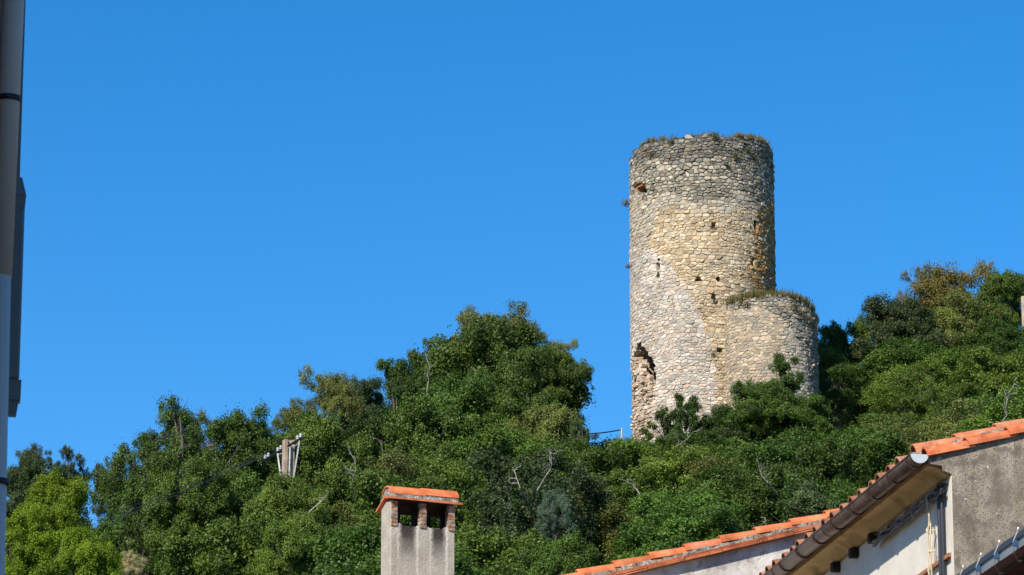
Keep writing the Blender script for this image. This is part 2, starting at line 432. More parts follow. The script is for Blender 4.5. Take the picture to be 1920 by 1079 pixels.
def tower_top(ph):
    d = math.degrees(ph)
    if abs(d) > 90: return z_of(262) - .2*math.sin(d*.2)
    px = 1318+137*math.sin(ph); py = interp(top_pts, d)
    return at(px, py, TY-TR*math.cos(ph)).z + .05*math.sin(d*.9) + .03*math.sin(d*2.3)
def hole(pts, dep, R=TR, cx=TX, cy=TY):
    out = []
    for px, py in pts:
        ph, z = tpx(px, py, R, cx, cy); out.append((ph*R, z))
    return out, dep
def rect(x0, x1, y0, y1): return [(x0, y0), (x1, y0), (x1, y1), (x0, y1)]
holes = [hole(rect(1303, 1313, 519, 529), .6), hole(rect(1341, 1350, 517, 529), .6), hole([(1330, 549), (1339, 552), (1343, 563), (1334, 565)], .35),
         hole(rect(1338, 1346, 565, 574), .4), hole(rect(1343, 1353, 651, 662), .6), hole(rect(1334, 1341, 417, 425), .5), hole([(1329, 428), (1348, 428), (1340, 433)], .15),
         hole(rect(1231, 1236, 478, 522), .35), hole(rect(1416, 1421, 409, 434), .5), hole(rect(1411, 1416, 484, 506), .4),
         hole([(1187, 350), (1196, 342), (1205, 343), (1211, 352), (1211, 362), (1200, 362), (1187, 362)], 2.2),
         hole([(1187, 672), (1190, 662), (1193, 660), (1194, 650), (1199, 638), (1202, 638), (1204, 648), (1209, 649), (1211, 657), (1217, 658), (1219, 666), (1224, 669), (1225, 680), (1229, 684), (1228, 712), (1222, 718), (1187, 722)], 3.0)]
tower = tag(empty('stone_tower', (0, 0, 0)), 'tall ruined round tower of rubble stone with a lower turret, on the wooded hilltop', 'tower')
TZ0 = ground_h(TX, TY)-2
masonry('masonry_wall', TX, TY, TR, TZ0, -math.pi, math.pi, tower_top, holes, tower_zone, 1.3, tower, seed=5)

UX, UY, UR = TX+3.56, TY-3.3, 2.64
def tur_zone(ph, z):
    px, py = proj((UX+UR*math.sin(ph), UY-UR*math.cos(ph), z)); wv = wobble(ph*1.3+2, z)
    edge = interp([(1355, 586), (1400, 580), (1440, 580), (1480, 602), (1510, 660), (1530, 790)], px)
    if py < edge + 9*wv: return TGREY, .08, .10
    if math.degrees(ph) > 52 + 6*wv: return TGREY, .07, .08
    if math.degrees(ph) > 14 + 10*wv: return ((tones((.38, .35, .28), (.42, .38, .30), (.34, .31, .26), (.46, .40, .3)), (.33, .29, .225)), .05, .055)
    return TURR, .02, .025
tt = [(-90, 580), (-75, 571), (-60, 568), (-40, 562), (-20, 556), (0, 553), (20, 556), (40, 564), (60, 581), (75, 596), (90, 610)]
def tur_top(ph):
    d = math.degrees(ph)
    if abs(d) > 90: return at(1440, 608 if d > 0 else 580, UY).z
    px = 1440+87*math.sin(ph); return at(px, interp(tt, d), UY-UR*math.cos(ph)).z + .05*math.sin(d*.8)
turret = masonry('turret', UX, UY, UR, TZ0, R_(-110), R_(150), tur_top, [hole(rect(1383, 1389, 714, 722), .3, UR, UX, UY)], tur_zone, .8, tower, .29, .17, 9)
# flat filling of the turret's top, hidden under the grass
cap = MB(); n = 40
cap.add([(UX, UY, tur_top(0)+.35)] + [(UX+(UR-.2)*math.sin(2*math.pi*i/n), UY-(UR-.2)*math.cos(2*math.pi*i/n), min(tur_top(0), tur_top(((2*math.pi*i/n+math.pi) % (2*math.pi))-math.pi))-.12) for i in range(n)],
        [(0, 1+i, 1+(i+1) % n) for i in range(n)], (.2, .17, .12))
cap.build('turret_fill', M['stone'], turret)
# red brick lintel in the upper breach, ledge stone under the small window
lb = MB()
for (x0, x1, y0, y1, c) in ((1188, 1201, 348.5, 351.5, (.36, .16, .07)), (1187, 1192, 355, 362, (.34, .22, .17))):
    p0 = tpx(x0, y0)[0]; p1 = tpx(x1, y1)[0]; z1 = tpx((x0+x1)/2, y0)[1]; z0 = tpx((x0+x1)/2, y1)[1]; q = MB(); vs = []
    for ph in (p0, (p0+p1)/2, p1):
        for r in (TR-.14, TR-.6):
            for z in (z0, z1): vs.append((TX+r*math.sin(ph), TY-r*math.cos(ph), z))
    lb.add(vs, [(0, 1, 5, 4), (4, 5, 9, 8), (2, 3, 1, 0), (8, 9, 11, 10), (1, 3, 7, 5), (5, 7, 11, 9), (0, 4, 6, 2), (4, 8, 10, 6), (2, 6, 7, 3), (6, 10, 11, 7)], c)
lb.build('brick_lintel', M['stone'], tower)
# broken masonry filling the lower left of the breach
rb = MB(); rr = random.Random(21)
for k in range(95):
    py = rr.uniform(672, 724); px = rr.uniform(1184, interp([(672, 1191), (690, 1199), (706, 1206), (724, 1224)], py)); ph, z = tpx(px, py)
    r = TR - rr.uniform(.12, .62); rot = Matrix.Rotation(ph + rr.uniform(-.3, .3), 4, 'Z') @ Matrix.Rotation(rr.uniform(-.25, .25), 4, 'Y')
    a_, b_, c_ = rr.uniform(.11, .24), rr.uniform(.12, .22), rr.uniform(.05, .11)
    rb.box(-a_, a_, -b_, b_, -c_, c_, Matrix.Translation((TX+r*math.sin(ph), TY-r*math.cos(ph), z)) @ rot, .03, RUB[0](rr))
rb.build('rubble_fill', M['stone'], tower)

# ------------------------------------------------------------------ foliage
def leaves_mesh(name, P, Nrm, L, W, tone, dry, matr):
    """one four-cornered leaf per row of P, standing across its normal"""
    n = len(P); r = rng.normal(size=(n, 3)); Nrm = Nrm/np.linalg.norm(Nrm, axis=1, keepdims=True)
    a = np.cross(Nrm, r); a /= np.linalg.norm(a, axis=1, keepdims=True)+1e-9; b_ = np.cross(Nrm, a)
    V = np.empty((n, 4, 3)); L = L[:, None]; W = W[:, None]
    V[:, 0] = P - a*L*.5; V[:, 1] = P - a*L*.05 + b_*W*.5 + Nrm*L*.08; V[:, 2] = P + a*L*.5 - Nrm*L*.06; V[:, 3] = P - a*L*.05 - b_*W*.5 + Nrm*L*.08
    me = bpy.data.meshes.new(name); me.vertices.add(n*4); me.vertices.foreach_set('co', V.reshape(-1))
    me.loops.add(n*4); me.loops.foreach_set('vertex_index', np.arange(n*4))
    me.polygons.add(n); me.polygons.foreach_set('loop_start', np.arange(n)*4); me.polygons.foreach_set('loop_total', np.full(n, 4))
    me.update(); me.validate()
    at_ = me.attributes.new('tone', 'FLOAT_COLOR', 'FACE'); c = np.zeros((n, 4)); c[:, 0] = tone; c[:, 1] = dry; c[:, 3] = 1
    at_.data.foreach_set('color', c.reshape(-1)); me.materials.append(matr); return me

def make_tree(seed, kind):
    """returns (trunk mesh, crown mesh), 8 m tall, the bole running on 7 m below the origin"""
    r = np.random.default_rng(seed); rd_ = random.Random(seed); Ht = 8.0
    K = dict(dense=dict(nb=40, br=(.6, 1.05), nc=8, rx=2.6, rz=3.0, cz=4.7, rc=(.24, .50), lf=250, L=(.075, .135), shell=.32, up=.3, dry=.01),
             loose=dict(nb=27, br=(.5, .95), nc=7, rx=2.7, rz=3.2, cz=4.6, rc=(.20, .46), lf=220, L=(.075, .13), shell=.40, up=.3, dry=.01),
             fine=dict(nb=40, br=(.55, 1.0), nc=8, rx=2.4, rz=3.2, cz=4.5, rc=(.2, .46), lf=240, L=(.06, .105), shell=.36, up=.2, dry=.05),
             twiggy=dict(nb=28, br=(.5, .9), nc=7, rx=2.3, rz=3.3, cz=4.4, rc=(.18, .40), lf=150, L=(.055, .10), shell=.42, up=.2, dry=.45),
             sprig=dict(nb=30, br=(.28, .62), nc=7, rx=2.4, rz=2.9, cz=4.6, rc=(.18, .36), lf=330, L=(.08, .14), shell=.5, up=.4, dry=.02))[kind]
    lob = r.normal(size=(8, 3)); lob /= np.linalg.norm(lob, axis=1, keepdims=True); lw = r.uniform(.05, .40, 8)
    C, BD, BT = [], [], []; nb = 0
    while nb < K['nb']:
        d = r.normal(size=3); d /= np.linalg.norm(d)
        if d[2] < -.7: continue
        env = .74 + sum(w_*max(0, d@l)**5 for w_, l in zip(lw, lob))
        rad = env*r.uniform(.05, 1)**K['shell']; nb += 1
        b0 = np.array([d[0]*K['rx']*rad, d[1]*K['rx']*rad, K['cz'] + d[2]*K['rz']*rad]); br = r.uniform(*K['br']); bt = r.normal()*.10
        for _ in range(int(K['nc']*(br/.75)**1.6)+2):
            e = r.normal(size=3); e /= np.linalg.norm(e); e = e*r.uniform(.2, 1)**.5*br; e[2] *= .72
            C.append(b0+e); BD.append(e/br + d*.5); BT.append(bt)
    C = np.array(C); C[:, 2] *= (Ht-.35)/C[:, 2].max()
    mb = MB()
    lean = r.normal(size=2)*.35
    tp = [(0, 0, -7), (lean[0]*.1, lean[1]*.1, 0), (lean[0]*.6, lean[1]*.6, 2.0), (lean[0], lean[1], 3.6), (lean[0]*1.5, lean[1]*1.3, 5.2), (lean[0]*1.4, lean[1]*1.8, 6.6)]
    mb.tube(tp, [.24, .19, .15, .12, .08, .03], 7)
    nodes = [Vector(p) for p in tp[2:]]
    for k in range(9):
        b0 = Vector(tp[rd_.choice((2, 2, 3, 3, 4))]); tgt = Vector(C[r.integers(len(C))]); tgt = b0 + (tgt-b0)*.78
        mid = (b0+tgt)/2 + Vector((rd_.uniform(-.3, .3), rd_.uniform(-.3, .3), rd_.uniform(-.5, .1)))
        mb.tube([b0, mid, tgt], [.085, .06, .025], 5, False); nodes += [mid, (mid+tgt)/2, tgt]
    for c in C:
        c = Vector(c); q = min(nodes, key=lambda p: (p-c).length)
        if (q-c).length > 1.1 and rd_.random() < .8: continue
        mid = (q+c)/2 + Vector((rd_.uniform(-.15, .15), rd_.uniform(-.15, .15), rd_.uniform(-.15, .1)))
        mb.tube([q, mid, c], [.018, .012, .005], 4, False)
        if kind in ('sprig', 'twiggy', 'loose'):
            for _ in range(3):
                e = c + Vector((rd_.gauss(0, .3), rd_.gauss(0, .3), rd_.gauss(.15, .3))); mb.tube([c, e], [.008, .004], 3, False)
    P, Nn, tone, dry = [], [], [], []
    for c, bd, bt in zip(C, BD, BT):
        rc = r.uniform(*K['rc']); n = int(K['lf']*(rc/.4)**2*r.uniform(.7, 1.3))+10
        d = r.normal(size=(n, 3)); d /= np.linalg.norm(d, axis=1, keepdims=True)
        q = d*rc*(r.uniform(0, 1, n)**.5)[:, None]*r.uniform(.65, 1.1, 3)
        stray = r.uniform(0, 1, n) < .13; q[stray] *= r.uniform(1.2, 2.0, (int(stray.sum()), 1))
        P.append(c+q); Nn.append(d*.45 + bd*.5 + r.normal(size=(n, 3))*.8 + np.array([0, 0, K['up']]))
        tone.append(np.clip(.5 + bt + r.normal()*.08 + r.normal(size=n)*.20, 0, 1))
        dv = K['dry']*r.uniform(.2, 1.8) if kind == 'twiggy' else K['dry']
        dry.append(np.where(r.uniform(0, 1, n) < dv, r.uniform(.4, 1, n), 0))
    P = np.concatenate(P); n = len(P); L = r.uniform(*K['L'], n)
    crown = leaves_mesh('crown', P, np.concatenate(Nn), L, L*r.uniform(.5, .7, n), np.concatenate(tone), np.concatenate(dry), M['leaf'])
    tm = mb.build('trunk', M['bark']); tme = tm.data; bpy.data.objects.remove(tm)
    return tme, crown
PROTO = {'dense': [make_tree(s, 'dense') for s in (1, 2, 3, 4)], 'loose': [make_tree(s, 'loose') for s in (11, 12, 13)],
         'fine': [make_tree(s, 'fine') for s in (21, 22, 23)], 'twiggy': [make_tree(s, 'twiggy') for s in (31, 32)], 'sprig': [make_tree(s, 'sprig') for s in (41, 42)]}

DARK, MIDG, OLIVE, BROWN, BRIGHT, BLUE, RUST = (.058, .108, .018), (.090, .152, .024), (.130, .160, .040), (.128, .105, .045), (.135, .198, .010), (.056, .088, .032), (.136, .136, .034)
NT = [0]; TREES = []
def tree(px, py, wpx, Y, kind, colr, label, group=None, name='broadleaf_tree', hmax=1.22):
    top = at(px, py, Y); x = top.x; sx = (wpx/FPX*(Y+12))/4.9
    gz = ground_h(x, Y); need = (top.z-gz)/8.0
    sz = max(sx*.75, min(need, sx*hmax)); dz = top.z - sz*8.0 - gz
    i = NT[0]; NT[0] += 1
    o = empty(name, (x, Y, gz), (i*2.399) % 6.283)
    tag(o, label, 'tree', group)
    kk, hue = U(.76, 1.26), U(.92, 1.2)
    tme, cme = PROTO[kind][i % len(PROTO[kind])]
    for nm, me in (('trunk', tme), ('crown', cme)):
        c = bpy.data.objects.new(nm, me); COL.objects.link(c); c.parent = o; c.scale = (sx, sx, sz); c.location = (0, 0, dz)
        k = kk if nm == 'crown' else 1; c.color = (colr[0]*k*hue, colr[1]*k, colr[2]*k, 1)
    TREES.append((o, x, Y, gz+dz, sx, sz, px, py, wpx)); return o
GS = 'trees along the skyline'
tree(60, 828, 105, 196, 'loose', BLUE, 'dark bluish-green loose tree at the far left, rising behind the bright yellow-green tree', GS)
tree(125, 838, 70, 200, 'loose', BLUE, 'slim dark tree at the far left, right-hand top behind the bright yellow-green tree', GS)
tree(50, 862, 110, 190, 'dense', BLUE, 'dark dense tree at the far left edge, behind the bright bushy tree', None)
tree(112, 872, 80, 186, 'dense', BLUE, 'dark dense tree just right of the bright pointed tree', None)
tree(505, 858, 100, 176, 'dense', DARK, 'dark tree left beside the shaft of the utility pole', None)
tree(545, 955, 120, 131, 'dense', MIDG, 'green bush covering the lowest part of the utility pole', None)
tree(108, 885, 130, 118, 'dense', BRIGHT, 'bright yellow-green tree with a pointed top at the lower left', None)
tree(45, 950, 130, 112, 'dense', BRIGHT, 'bright yellow-green bushy tree beside the drainpipe at the lower left edge', None)
tree(160, 985, 120, 110, 'dense', BRIGHT, 'bright yellow-green low tree at the bottom left, right of the pointed one', None)
tree(330, 735, 165, 176, 'loose', DARK, 'tall loose dark green tree with sky showing through, left end of the skyline', GS)
tree(268, 795, 140, 177, 'loose', DARK, 'loose dark tree forming the left shoulder of the tall gappy tree', GS)
tree(225, 865, 100, 178, 'loose', BLUE, 'lowest loose tree beside the strip of sky at the left', GS)
tree(260, 880, 160, 172, 'loose', DARK, 'dark tree below the tall gappy tree at the left', GS)
tree(385, 765, 100, 181, 'twiggy', BROWN, 'grey-brown half-bare tree between two green crowns on the left skyline', GS)
tree(360, 840, 120, 179, 'twiggy', BROWN, 'brownish half-bare tree low beneath the grey-brown skyline tree', GS)
tree(450, 762, 165, 172, 'dense', DARK, 'dense dark green tree with a flat top left of the utility pole', GS)
tree(500, 800, 70, 174, 'dense', DARK, 'narrow dark green tree just left above the utility pole', GS)
tree(625, 686, 130, 190, 'fine', OLIVE, 'pale olive feathery tree standing up from the skyline left of the big crown', GS)
tree(555, 745, 90, 190, 'fine', OLIVE, 'olive feathery tree directly above the utility pole', GS)
tree(692, 704, 105, 192, 'dense', BLUE, 'small dark green tree in the notch left of the big crown', GS)
tree(900, 590, 260, 206, 'dense', DARK, 'large dark green tree forming the middle of the big skyline crown', GS)
tree(962, 562, 150, 211, 'fine', OLIVE, 'pale-topped feathery tree at the very peak of the big skyline crown', GS)
tree(890, 570, 120, 212, 'fine', OLIVE, 'olive-topped tree just left of the peak of the big crown', GS)
tree(795, 632, 110, 207, 'loose', DARK, 'tree with bare pale twigs on the upper left shoulder of the big crown', GS)
tree(755, 672, 125, 203, 'dense', DARK, 'dark tree at the lower left edge of the big crown', GS)
tree(1030, 650, 110, 207, 'dense', MIDG, 'green tree on the right shoulder of the big crown', GS)
tree(1045, 632, 80, 211, 'fine', OLIVE, 'thin feathery tree at the right edge of the big crown', GS)
tree(985, 640, 180, 202, 'dense', DARK, 'dark tree filling the lower right of the big crown', GS)
tree(850, 690, 200, 200, 'dense', DARK, 'dark shady tree in the lower left of the big crown', GS)
tree(1040, 745, 120, 196, 'dense', OLIVE, 'olive-green tree at the right foot of the big crown', GS)
tree(1083, 785, 70, 194, 'loose', BLUE, 'small loose tree at the right end of the big crown, by the black cable', GS)
tree(1150, 818, 110, 190, 'fine', OLIVE, 'low olive bushy tree under the gap between the big crown and the tower', None)
tree(1245, 748, 120, 207, 'sprig', DARK, 'dark oak with upright sprays before the left foot of the tower', None)
tree(1290, 734, 105, 205, 'sprig', DARK, 'dark sprig-topped tree before the middle foot of the tower', None)
tree(1292, 806, 130, 202, 'dense', DARK, 'dark low tree below the middle foot of the tower', None)
tree(1215, 822, 110, 203, 'dense', DARK, 'dark low tree below the left foot of the tower', None)
tree(1360, 754, 130, 205, 'dense', DARK, 'dark dense tree before the joint of tower and turret', None)
tree(1468, 664, 125, 209, 'sprig', DARK, 'dark tree with a tall open sprig before the turret', None)
tree(1430, 712, 130, 206, 'dense', DARK, 'dense dark tree below the open sprig at the turret foot', None)
tree(1505, 735, 130, 207, 'dense', DARK, 'dark tree at the right foot of the turret', None)
tree(1560, 655, 110, 229, 'dense', MIDG, 'mid-green dense tree low behind the right edge of the turret', None)
tree(1548, 604, 100, 232, 'dense', MIDG, 'light green tree directly behind the right edge of the turret, near its grassy top', GS)
tree(1608, 586, 130, 231, 'loose', DARK, 'loose dark tree with sky gaps right of the turret', GS)
tree(1560, 690, 130, 224, 'loose', DARK, 'dark tree beside the turret, below the gappy tree', GS)
tree(1590, 745, 150, 232, 'dense', BLUE, 'dark shaded tree low behind the right edge of the turret', None)
tree(1660, 700, 150, 234, 'dense', DARK, 'dark tree behind the mid-green rounded tree right of the turret', None)
tree(1680, 556, 160, 229, 'dense', BLUE, 'dark green tree left below the rusty-topped tree', GS)
tree(1768, 480, 190, 235, 'fine', RUST, 'tall tree with a rusty brown top, highest on the right skyline', GS)
tree(1720, 500, 90, 236, 'twiggy', RUST, 'half-bare reddish tree at the left side of the rusty top', GS)
tree(1800, 545, 200, 231, 'fine', OLIVE, 'olive tree beneath the rusty top on the right skyline', GS)
tree(1885, 505, 110, 233, 'dense', DARK, 'dark green tree at the far right skyline', GS)
tree(1870, 600, 150, 226, 'dense', DARK, 'dark tree under the far right skyline crown', GS)
tree(1700, 630, 180, 224, 'dense', DARK, 'dark tree in the middle of the right-hand slope', GS)
tree(1730, 665, 190, 214, 'fine', MIDG, 'mid-green rounded tree on the right-hand slope', None)
tree(1860, 660, 200, 208, 'dense', MIDG, 'light green rounded tree at the right edge above the tiled roof', None)
tree(1620, 770, 190, 206, 'fine', MIDG, 'mid-green bushy tree right of the turret foot', None)
tree(1790, 725, 170, 198, 'dense', MIDG, 'light green tree above the corner of the roughcast house', None)
tree(350, 845, 150, 166, 'dense', MIDG, 'mid-green tree in front of the trunk of the tall gappy tree at the left', None)
tree(522, 904, 95, 143, 'dense', DARK, 'dark bush at the left foot of the visible pole shaft', None)
tree(562, 898, 95, 142, 'dense', DARK, 'dark bush at the right foot of the visible pole shaft', None)
tree(538, 882, 130, 140, 'dense', MIDG, 'green tree in front of the foot of the utility pole', None)
tree(620, 765, 180, 178, 'dense', MIDG, 'green tree right behind the utility pole', None)
tree(800, 742, 200, 184, 'dense', DARK, 'dark green tree above the chimney, under the big crown', None)
tree(940, 790, 190, 178, 'dense', MIDG, 'green tree right above the chimney', None)
tree(700, 770, 160, 186, 'dense', DARK, 'dark tree left above the chimney, under the notch', None)
tree(1040, 990, 140, 124, 'dense', MIDG, 'green tree below the small blue-grey bush, above the lower tiled verge', None)
tree(1040, 912, 70, 142, 'fine', (.11, .17, .12), 'small blue-grey conifer-like bush between the chimney and the tiled verge', None)
tree(245, 1030, 55, 112, 'fine', (.36, .34, .20), 'cream flowering bush at the lower left', None)

# the rest of the wooded slope
def ceiling_py(px):
    """the highest a slope tree may reach, so that the skyline stays as in the photo"""
    return interp([(-80, 960), (150, 930), (180, 1000), (215, 930), (300, 880), (420, 830), (470, 850), (480, 915), (575, 915), (585, 810), (700, 790), (850, 770), (1000, 800), (1090, 840), (1110, 836), (1180, 832), (1330, 812), (1500, 800), (1640, 790), (1760, 750), (1990, 720)], px)
REG = [((-200, 190), 'beside the drainpipe at lower left'), ((190, 470), 'left of the utility pole'), ((470, 700), 'between the utility pole and the chimney'),
       ((700, 1000), 'right behind the chimney'), ((1000, 1330), 'below the tower, right of the chimney'), ((1330, 1640), 'below the turret, above the brown gutter'), ((1640, 2600), 'above the roughcast house at right')]
y = 104.0; nfill = 0
while y < 216:
    half = 1500/FPX*y
    step = 5.0 if y > 150 else 4.5
    x = -half + U(0, step)
    while x < half:
        X, Y = x + U(-1, 1), y + U(-1.6, 1.6); gz = ground_h(X, Y); h = U(5.2, 9.2)
        px, py = proj((X, Y, gz+h)); c = ceiling_py(px)
        if py < c: h -= (c-py+U(0, 25))*Y/FPX; py = proj((X, Y, gz+h))[1]
        d2 = (X-TX)**2+(Y-TY)**2
        if h > 3.2 and py < 1120 and d2 > 90 and -110 < px < 2420:
            q = random.random(); kd, cn, cl = (('dense', 'dark green', DARK) if q < .40 else ('dense', 'mid-green', MIDG) if q < .66 else ('fine', 'olive-green', OLIVE) if q < .87 else ('loose', 'bluish-green', BLUE))
            if px < 150 and Y < 135: kd, cn, cl = 'dense', 'bright yellow-green', BRIGHT
            rg = next(s for (a0, a1), s in REG if a0 <= px < a1)
            tree(px, py, U(4.6, 6.4)*FPX/(Y+12), Y, kd, cl, f'{cn} tree in the wood {rg}', f'{cn} trees {rg}'); nfill += 1
        x += step*U(.8, 1.2)
    y += 6.0


# undergrowth covering the hill between the trees
n = 5900; P, Nn = [], []; k = 70
while len(P) < n:
    Y = U(95, 238); X = U(-1150, 1500)/FPX*Y
    if (X-TX)**2+(Y-TY)**2 < 30 or (X-UX)**2+(Y-UY)**2 < 9: continue
    P.append((X, Y, ground_h(X, Y)))
C = np.array(P)
P = np.repeat(C, k, axis=0) + rng.normal(size=(n*k, 3))*np.array([.6, .6, .35]) + np.array([0, 0, .5])
P[:, 2] += np.repeat(rng.uniform(0, .7, n), k)
L = rng.uniform(.08, .13, n*k)
me = leaves_mesh('undergrowth', P, rng.normal(size=(n*k, 3)) + np.array([0, -.2, .6]), L, L*.6, np.clip(.45+rng.normal(size=n*k)*.17, 0, 1), (rng.uniform(0, 1, n*k) < .05)*.7, M['leaf'])
ug = bpy.data.objects.new('undergrowth', me); COL.objects.link(ug); ug.color = (.055, .085, .02, 1)
tag(ug, 'low green undergrowth covering the hillside between the trees', 'undergrowth', kind='stuff')

# pale dead limbs showing among the leaves: each is a part of the tree it grows from
def dead_limb(px, py, size, seed):
    r = random.Random(seed); best = None
    for t_ in TREES:
        o, x, Y, zb_, sx, sz, tx, ty, wp_ = t_
        hp = sz*7.0*FPX/(Y+8)
        if abs(px-tx) < wp_*.36 and ty+hp*.12 < py < ty+hp*.62 and (best is None or Y < best[2]): best = t_
    if best is None: print('no tree for limb', px, py); return
    o, x, Y, zb_, sx, sz, tx, ty, wp_ = best
    tip = at(px, py, Y-2.45*sx); root = Vector((x, Y, tip.z-size*.9)); mb = MB()
    inv = Matrix.Rotation(-o.rotation_euler.z, 4, 'Z') @ Matrix.Translation(-o.location)
    def grow(a, d, L_, rad, k):
        pts = [a]
        for i in range(4): d = (d + Vector((r.gauss(0, .3), r.gauss(0, .12), r.gauss(.05, .25)))).normalized(); pts.append(pts[-1]+d*L_/4)
        mb.tube([inv @ p for p in pts], [rad*(1-.19*i) for i in range(5)], 5)
        if k:
            for i in (1, 2, 3, 4): grow(pts[i], (d+Vector((r.gauss(0, .8), r.gauss(-.1, .3), r.gauss(.2, .6)))).normalized(), L_*r.uniform(.35, .6), rad*.55, k-1)
    j = root.lerp(tip, .8)-Vector((r.uniform(-.3, .3), 0, size*.35))
    mb.tube([inv @ p for p in (root, j, tip)], [.04, .032, .026], 5)
    grow(tip, Vector((r.uniform(-.7, .7), -.25, .7)), size, .024, 2)
    tag(mb.build('dead_limb', M['dead'], o), 'bare pale dead limb')
for i_, a_ in enumerate(((660, 905, 1.0), (1262, 845, 1.5), (1025, 890, .9), (975, 915, .7), (1205, 935, .8), (1880, 790, 1.2), (800, 735, 1.2), (1440, 905, .7), (580, 960, .7), (900, 1020, .7))): dead_limb(*a_, i_)

# ------------------------------------------------------------------ plants on the ruin
def tuft_mesh(pts, n, hgt, spread, dry, name, matr, parent=None, up=1.0, wd=.012):
    V, F, T = [], [], []
    for p in pts:
        for _ in range(n):
            a = U(0, 6.28); q = Vector(p) + Vector((U(-spread, spread), U(-spread, spread), U(-.04, .03)))
            h = hgt*U(.4, 1.1); d = Vector((math.cos(a), math.sin(a), 0)); s_ = Vector((-d.y, d.x, 0))*wd
            tip = q + d*h*U(.1, .6) + Vector((0, 0, h*up)); mid = (q+tip)/2 + Vector((0, 0, h*.15))
            o = len(V); V += [q-s_, q+s_, mid+s_*.8, mid-s_*.8, tip]; F += [(o, o+1, o+2, o+3), (o+3, o+2, o+4)]
            tn = (min(1, max(0, random.gauss(.5, .2))), dry if random.random() < .6 else 0, 0, 1); T += [tn, tn]
    me = bpy.data.meshes.new(name); me.from_pydata([tuple(v) for v in V], [], F); me.update()
    at_ = me.attributes.new('tone', 'FLOAT_COLOR', 'FACE'); at_.data.foreach_set('color', [c for t_ in T for c in t_]); me.materials.append(matr)
    o = bpy.data.objects.new(name, me); COL.objects.link(o); return o
pts = []
for _ in range(150):
    d = random.choice((U(-70, -30), U(18, 85), U(18, 60), U(-85, 85), U(90, 260))); ph = R_(d); pts.append((TX+(TR-U(.05, .7))*math.sin(ph), TY-(TR-U(.05, .5))*math.cos(ph), tower_top(((ph+math.pi) % (2*math.pi))-math.pi)+.02))
rg = tuft_mesh(pts, 16, .32, .18, .7, 'rim_grass', M['grass']); rg.color = (.16, .16, .06, 1)
tag(rg, 'dry grass growing along the broken top rim of the tall tower', 'grass', kind='stuff')
pts = []
for _ in range(420):
    ph = R_(U(-100, 100)); r = UR-U(-.02, 1.6); z = tur_top(ph)-.12 + (tur_top(0)+.35-tur_top(ph)+.12)*(1-r/(UR-.1)) if r < UR-.15 else tur_top(ph)
    pts.append((UX+r*math.sin(ph), UY-r*math.cos(ph), z+U(-.05, .05)))
tg = tuft_mesh(pts, 26, .46, .16, .55, 'turret_grass', M['grass']); tg.color = (.15, .15, .05, 1)
tag(tg, 'grass cap growing over the top of the lower turret', 'grass', kind='stuff')
def weed(ph, z, R, cx, cy, size, colr, label, n=200, out=.25, L=(.05, .11), dryf=.2, group='weeds on the tower'):
    c = np.array([cx+(R+out)*math.sin(ph), cy-(R+out)*math.cos(ph), z]); q = rng.normal(size=(n, 3))*size*np.array([1, 1, .8])
    Lf = rng.uniform(*L, n); me = leaves_mesh('foliage', q, rng.normal(size=(n, 3)), Lf, Lf*.45, np.clip(.5+rng.normal(size=n)*.2, 0, 1), (rng.uniform(0, 1, n) < dryf)*.8, M['grass'])
    root = Vector((cx+(R-.1)*math.sin(ph), cy-(R-.1)*math.cos(ph), z-.06))
    o = empty('wall_plant', root); f = bpy.data.objects.new('foliage', me); COL.objects.link(f); f.parent = o; f.location = Vector(c)-root; f.color = (*colr, 1)
    s_ = MB()
    for _ in range(6):
        s_.tube([(0, 0, 0), (Vector(c)-root)*.5+Vector((0, 0, -.03)), Vector(c)-root+Vector((random.gauss(0, size), random.gauss(0, size), random.gauss(0, size)))], [.012, .009, .004], 4, False)
    s_.build('stem', M['bark'], o)
    tag(o, label, 'plant', group); return o
GREYW = (.12, .12, .08)
weed(R_(-86), at(1176, 384, TY).z, TR, TX, TY, .13, GREYW, 'grey dry tuft sticking out of the upper left edge of the tall tower', 260, .2, (.05, .12), .6)
weed(R_(-88), at(1176, 501, TY).z, TR, TX, TY, .09, GREYW, 'small grey tuft sticking out of the left edge halfway up the tall tower', 160, .12, (.05, .1), .6)
for px, py, s_, n_, lab in ((1340, 256, .13, 240, 'green bush on the top rim of the tower, right of its middle'), (1258, 266, .11, 180, 'small green weed at the rim on the upper left of the tower'), (1222, 290, .12, 160, 'olive weed below the rim at the far left of the tower top'),
                        (1378, 293, .14, 220, 'dark green weed below the rim, right of the middle'), (1400, 282, .10, 130, 'green weed under the right part of the rim'), (1452, 312, .10, 140, 'dark weed at the right edge of the tower top'),
                        (1416, 296, .09, 120, 'small weed among orange stones at the right of the rim'), (1453, 340, .07, 90, 'tiny weed on the right edge below the rim'), (1362, 310, .08, 100, 'lowest weed beneath the dark weed right of the middle'),
                        (1420, 345, .07, 80, 'tiny olive weed on the right side of the grey band'), (1337, 665, .09, 110, 'greyish weed under the square hole beside the turret')):
    ph, z = tpx(px, py); weed(ph, z, TR, TX, TY, s_, (.075, .10, .03) if 'grey' not in lab[:5] else GREYW, lab, n_, .03)
ph, z = tpx(1508, 566, UR, UX, UY); weed(R_(52), at(1508, 566, UY-1.5).z, UR-.4, UX, UY, .17, DARK, 'small dark green shrub growing on the right of the turret top', 260, 0.0, (.08, .15), 0)
for px, py in ((1368, 562), (1385, 566), (1395, 570), (1478, 575), (1490, 588), (1505, 598), (1518, 612)):
    s_ = (px-1440)/87; weed(math.asin(max(-.99, min(.99, s_))), at(px, py, UY-UR*math.sqrt(1-s_*s_)).z, UR, UX, UY, .13, (.10, .095, .04), 'dry olive-brown weed hanging over the turret rim', 150, .03, (.05, .12), .5, 'dry weeds hanging over the turret rim')

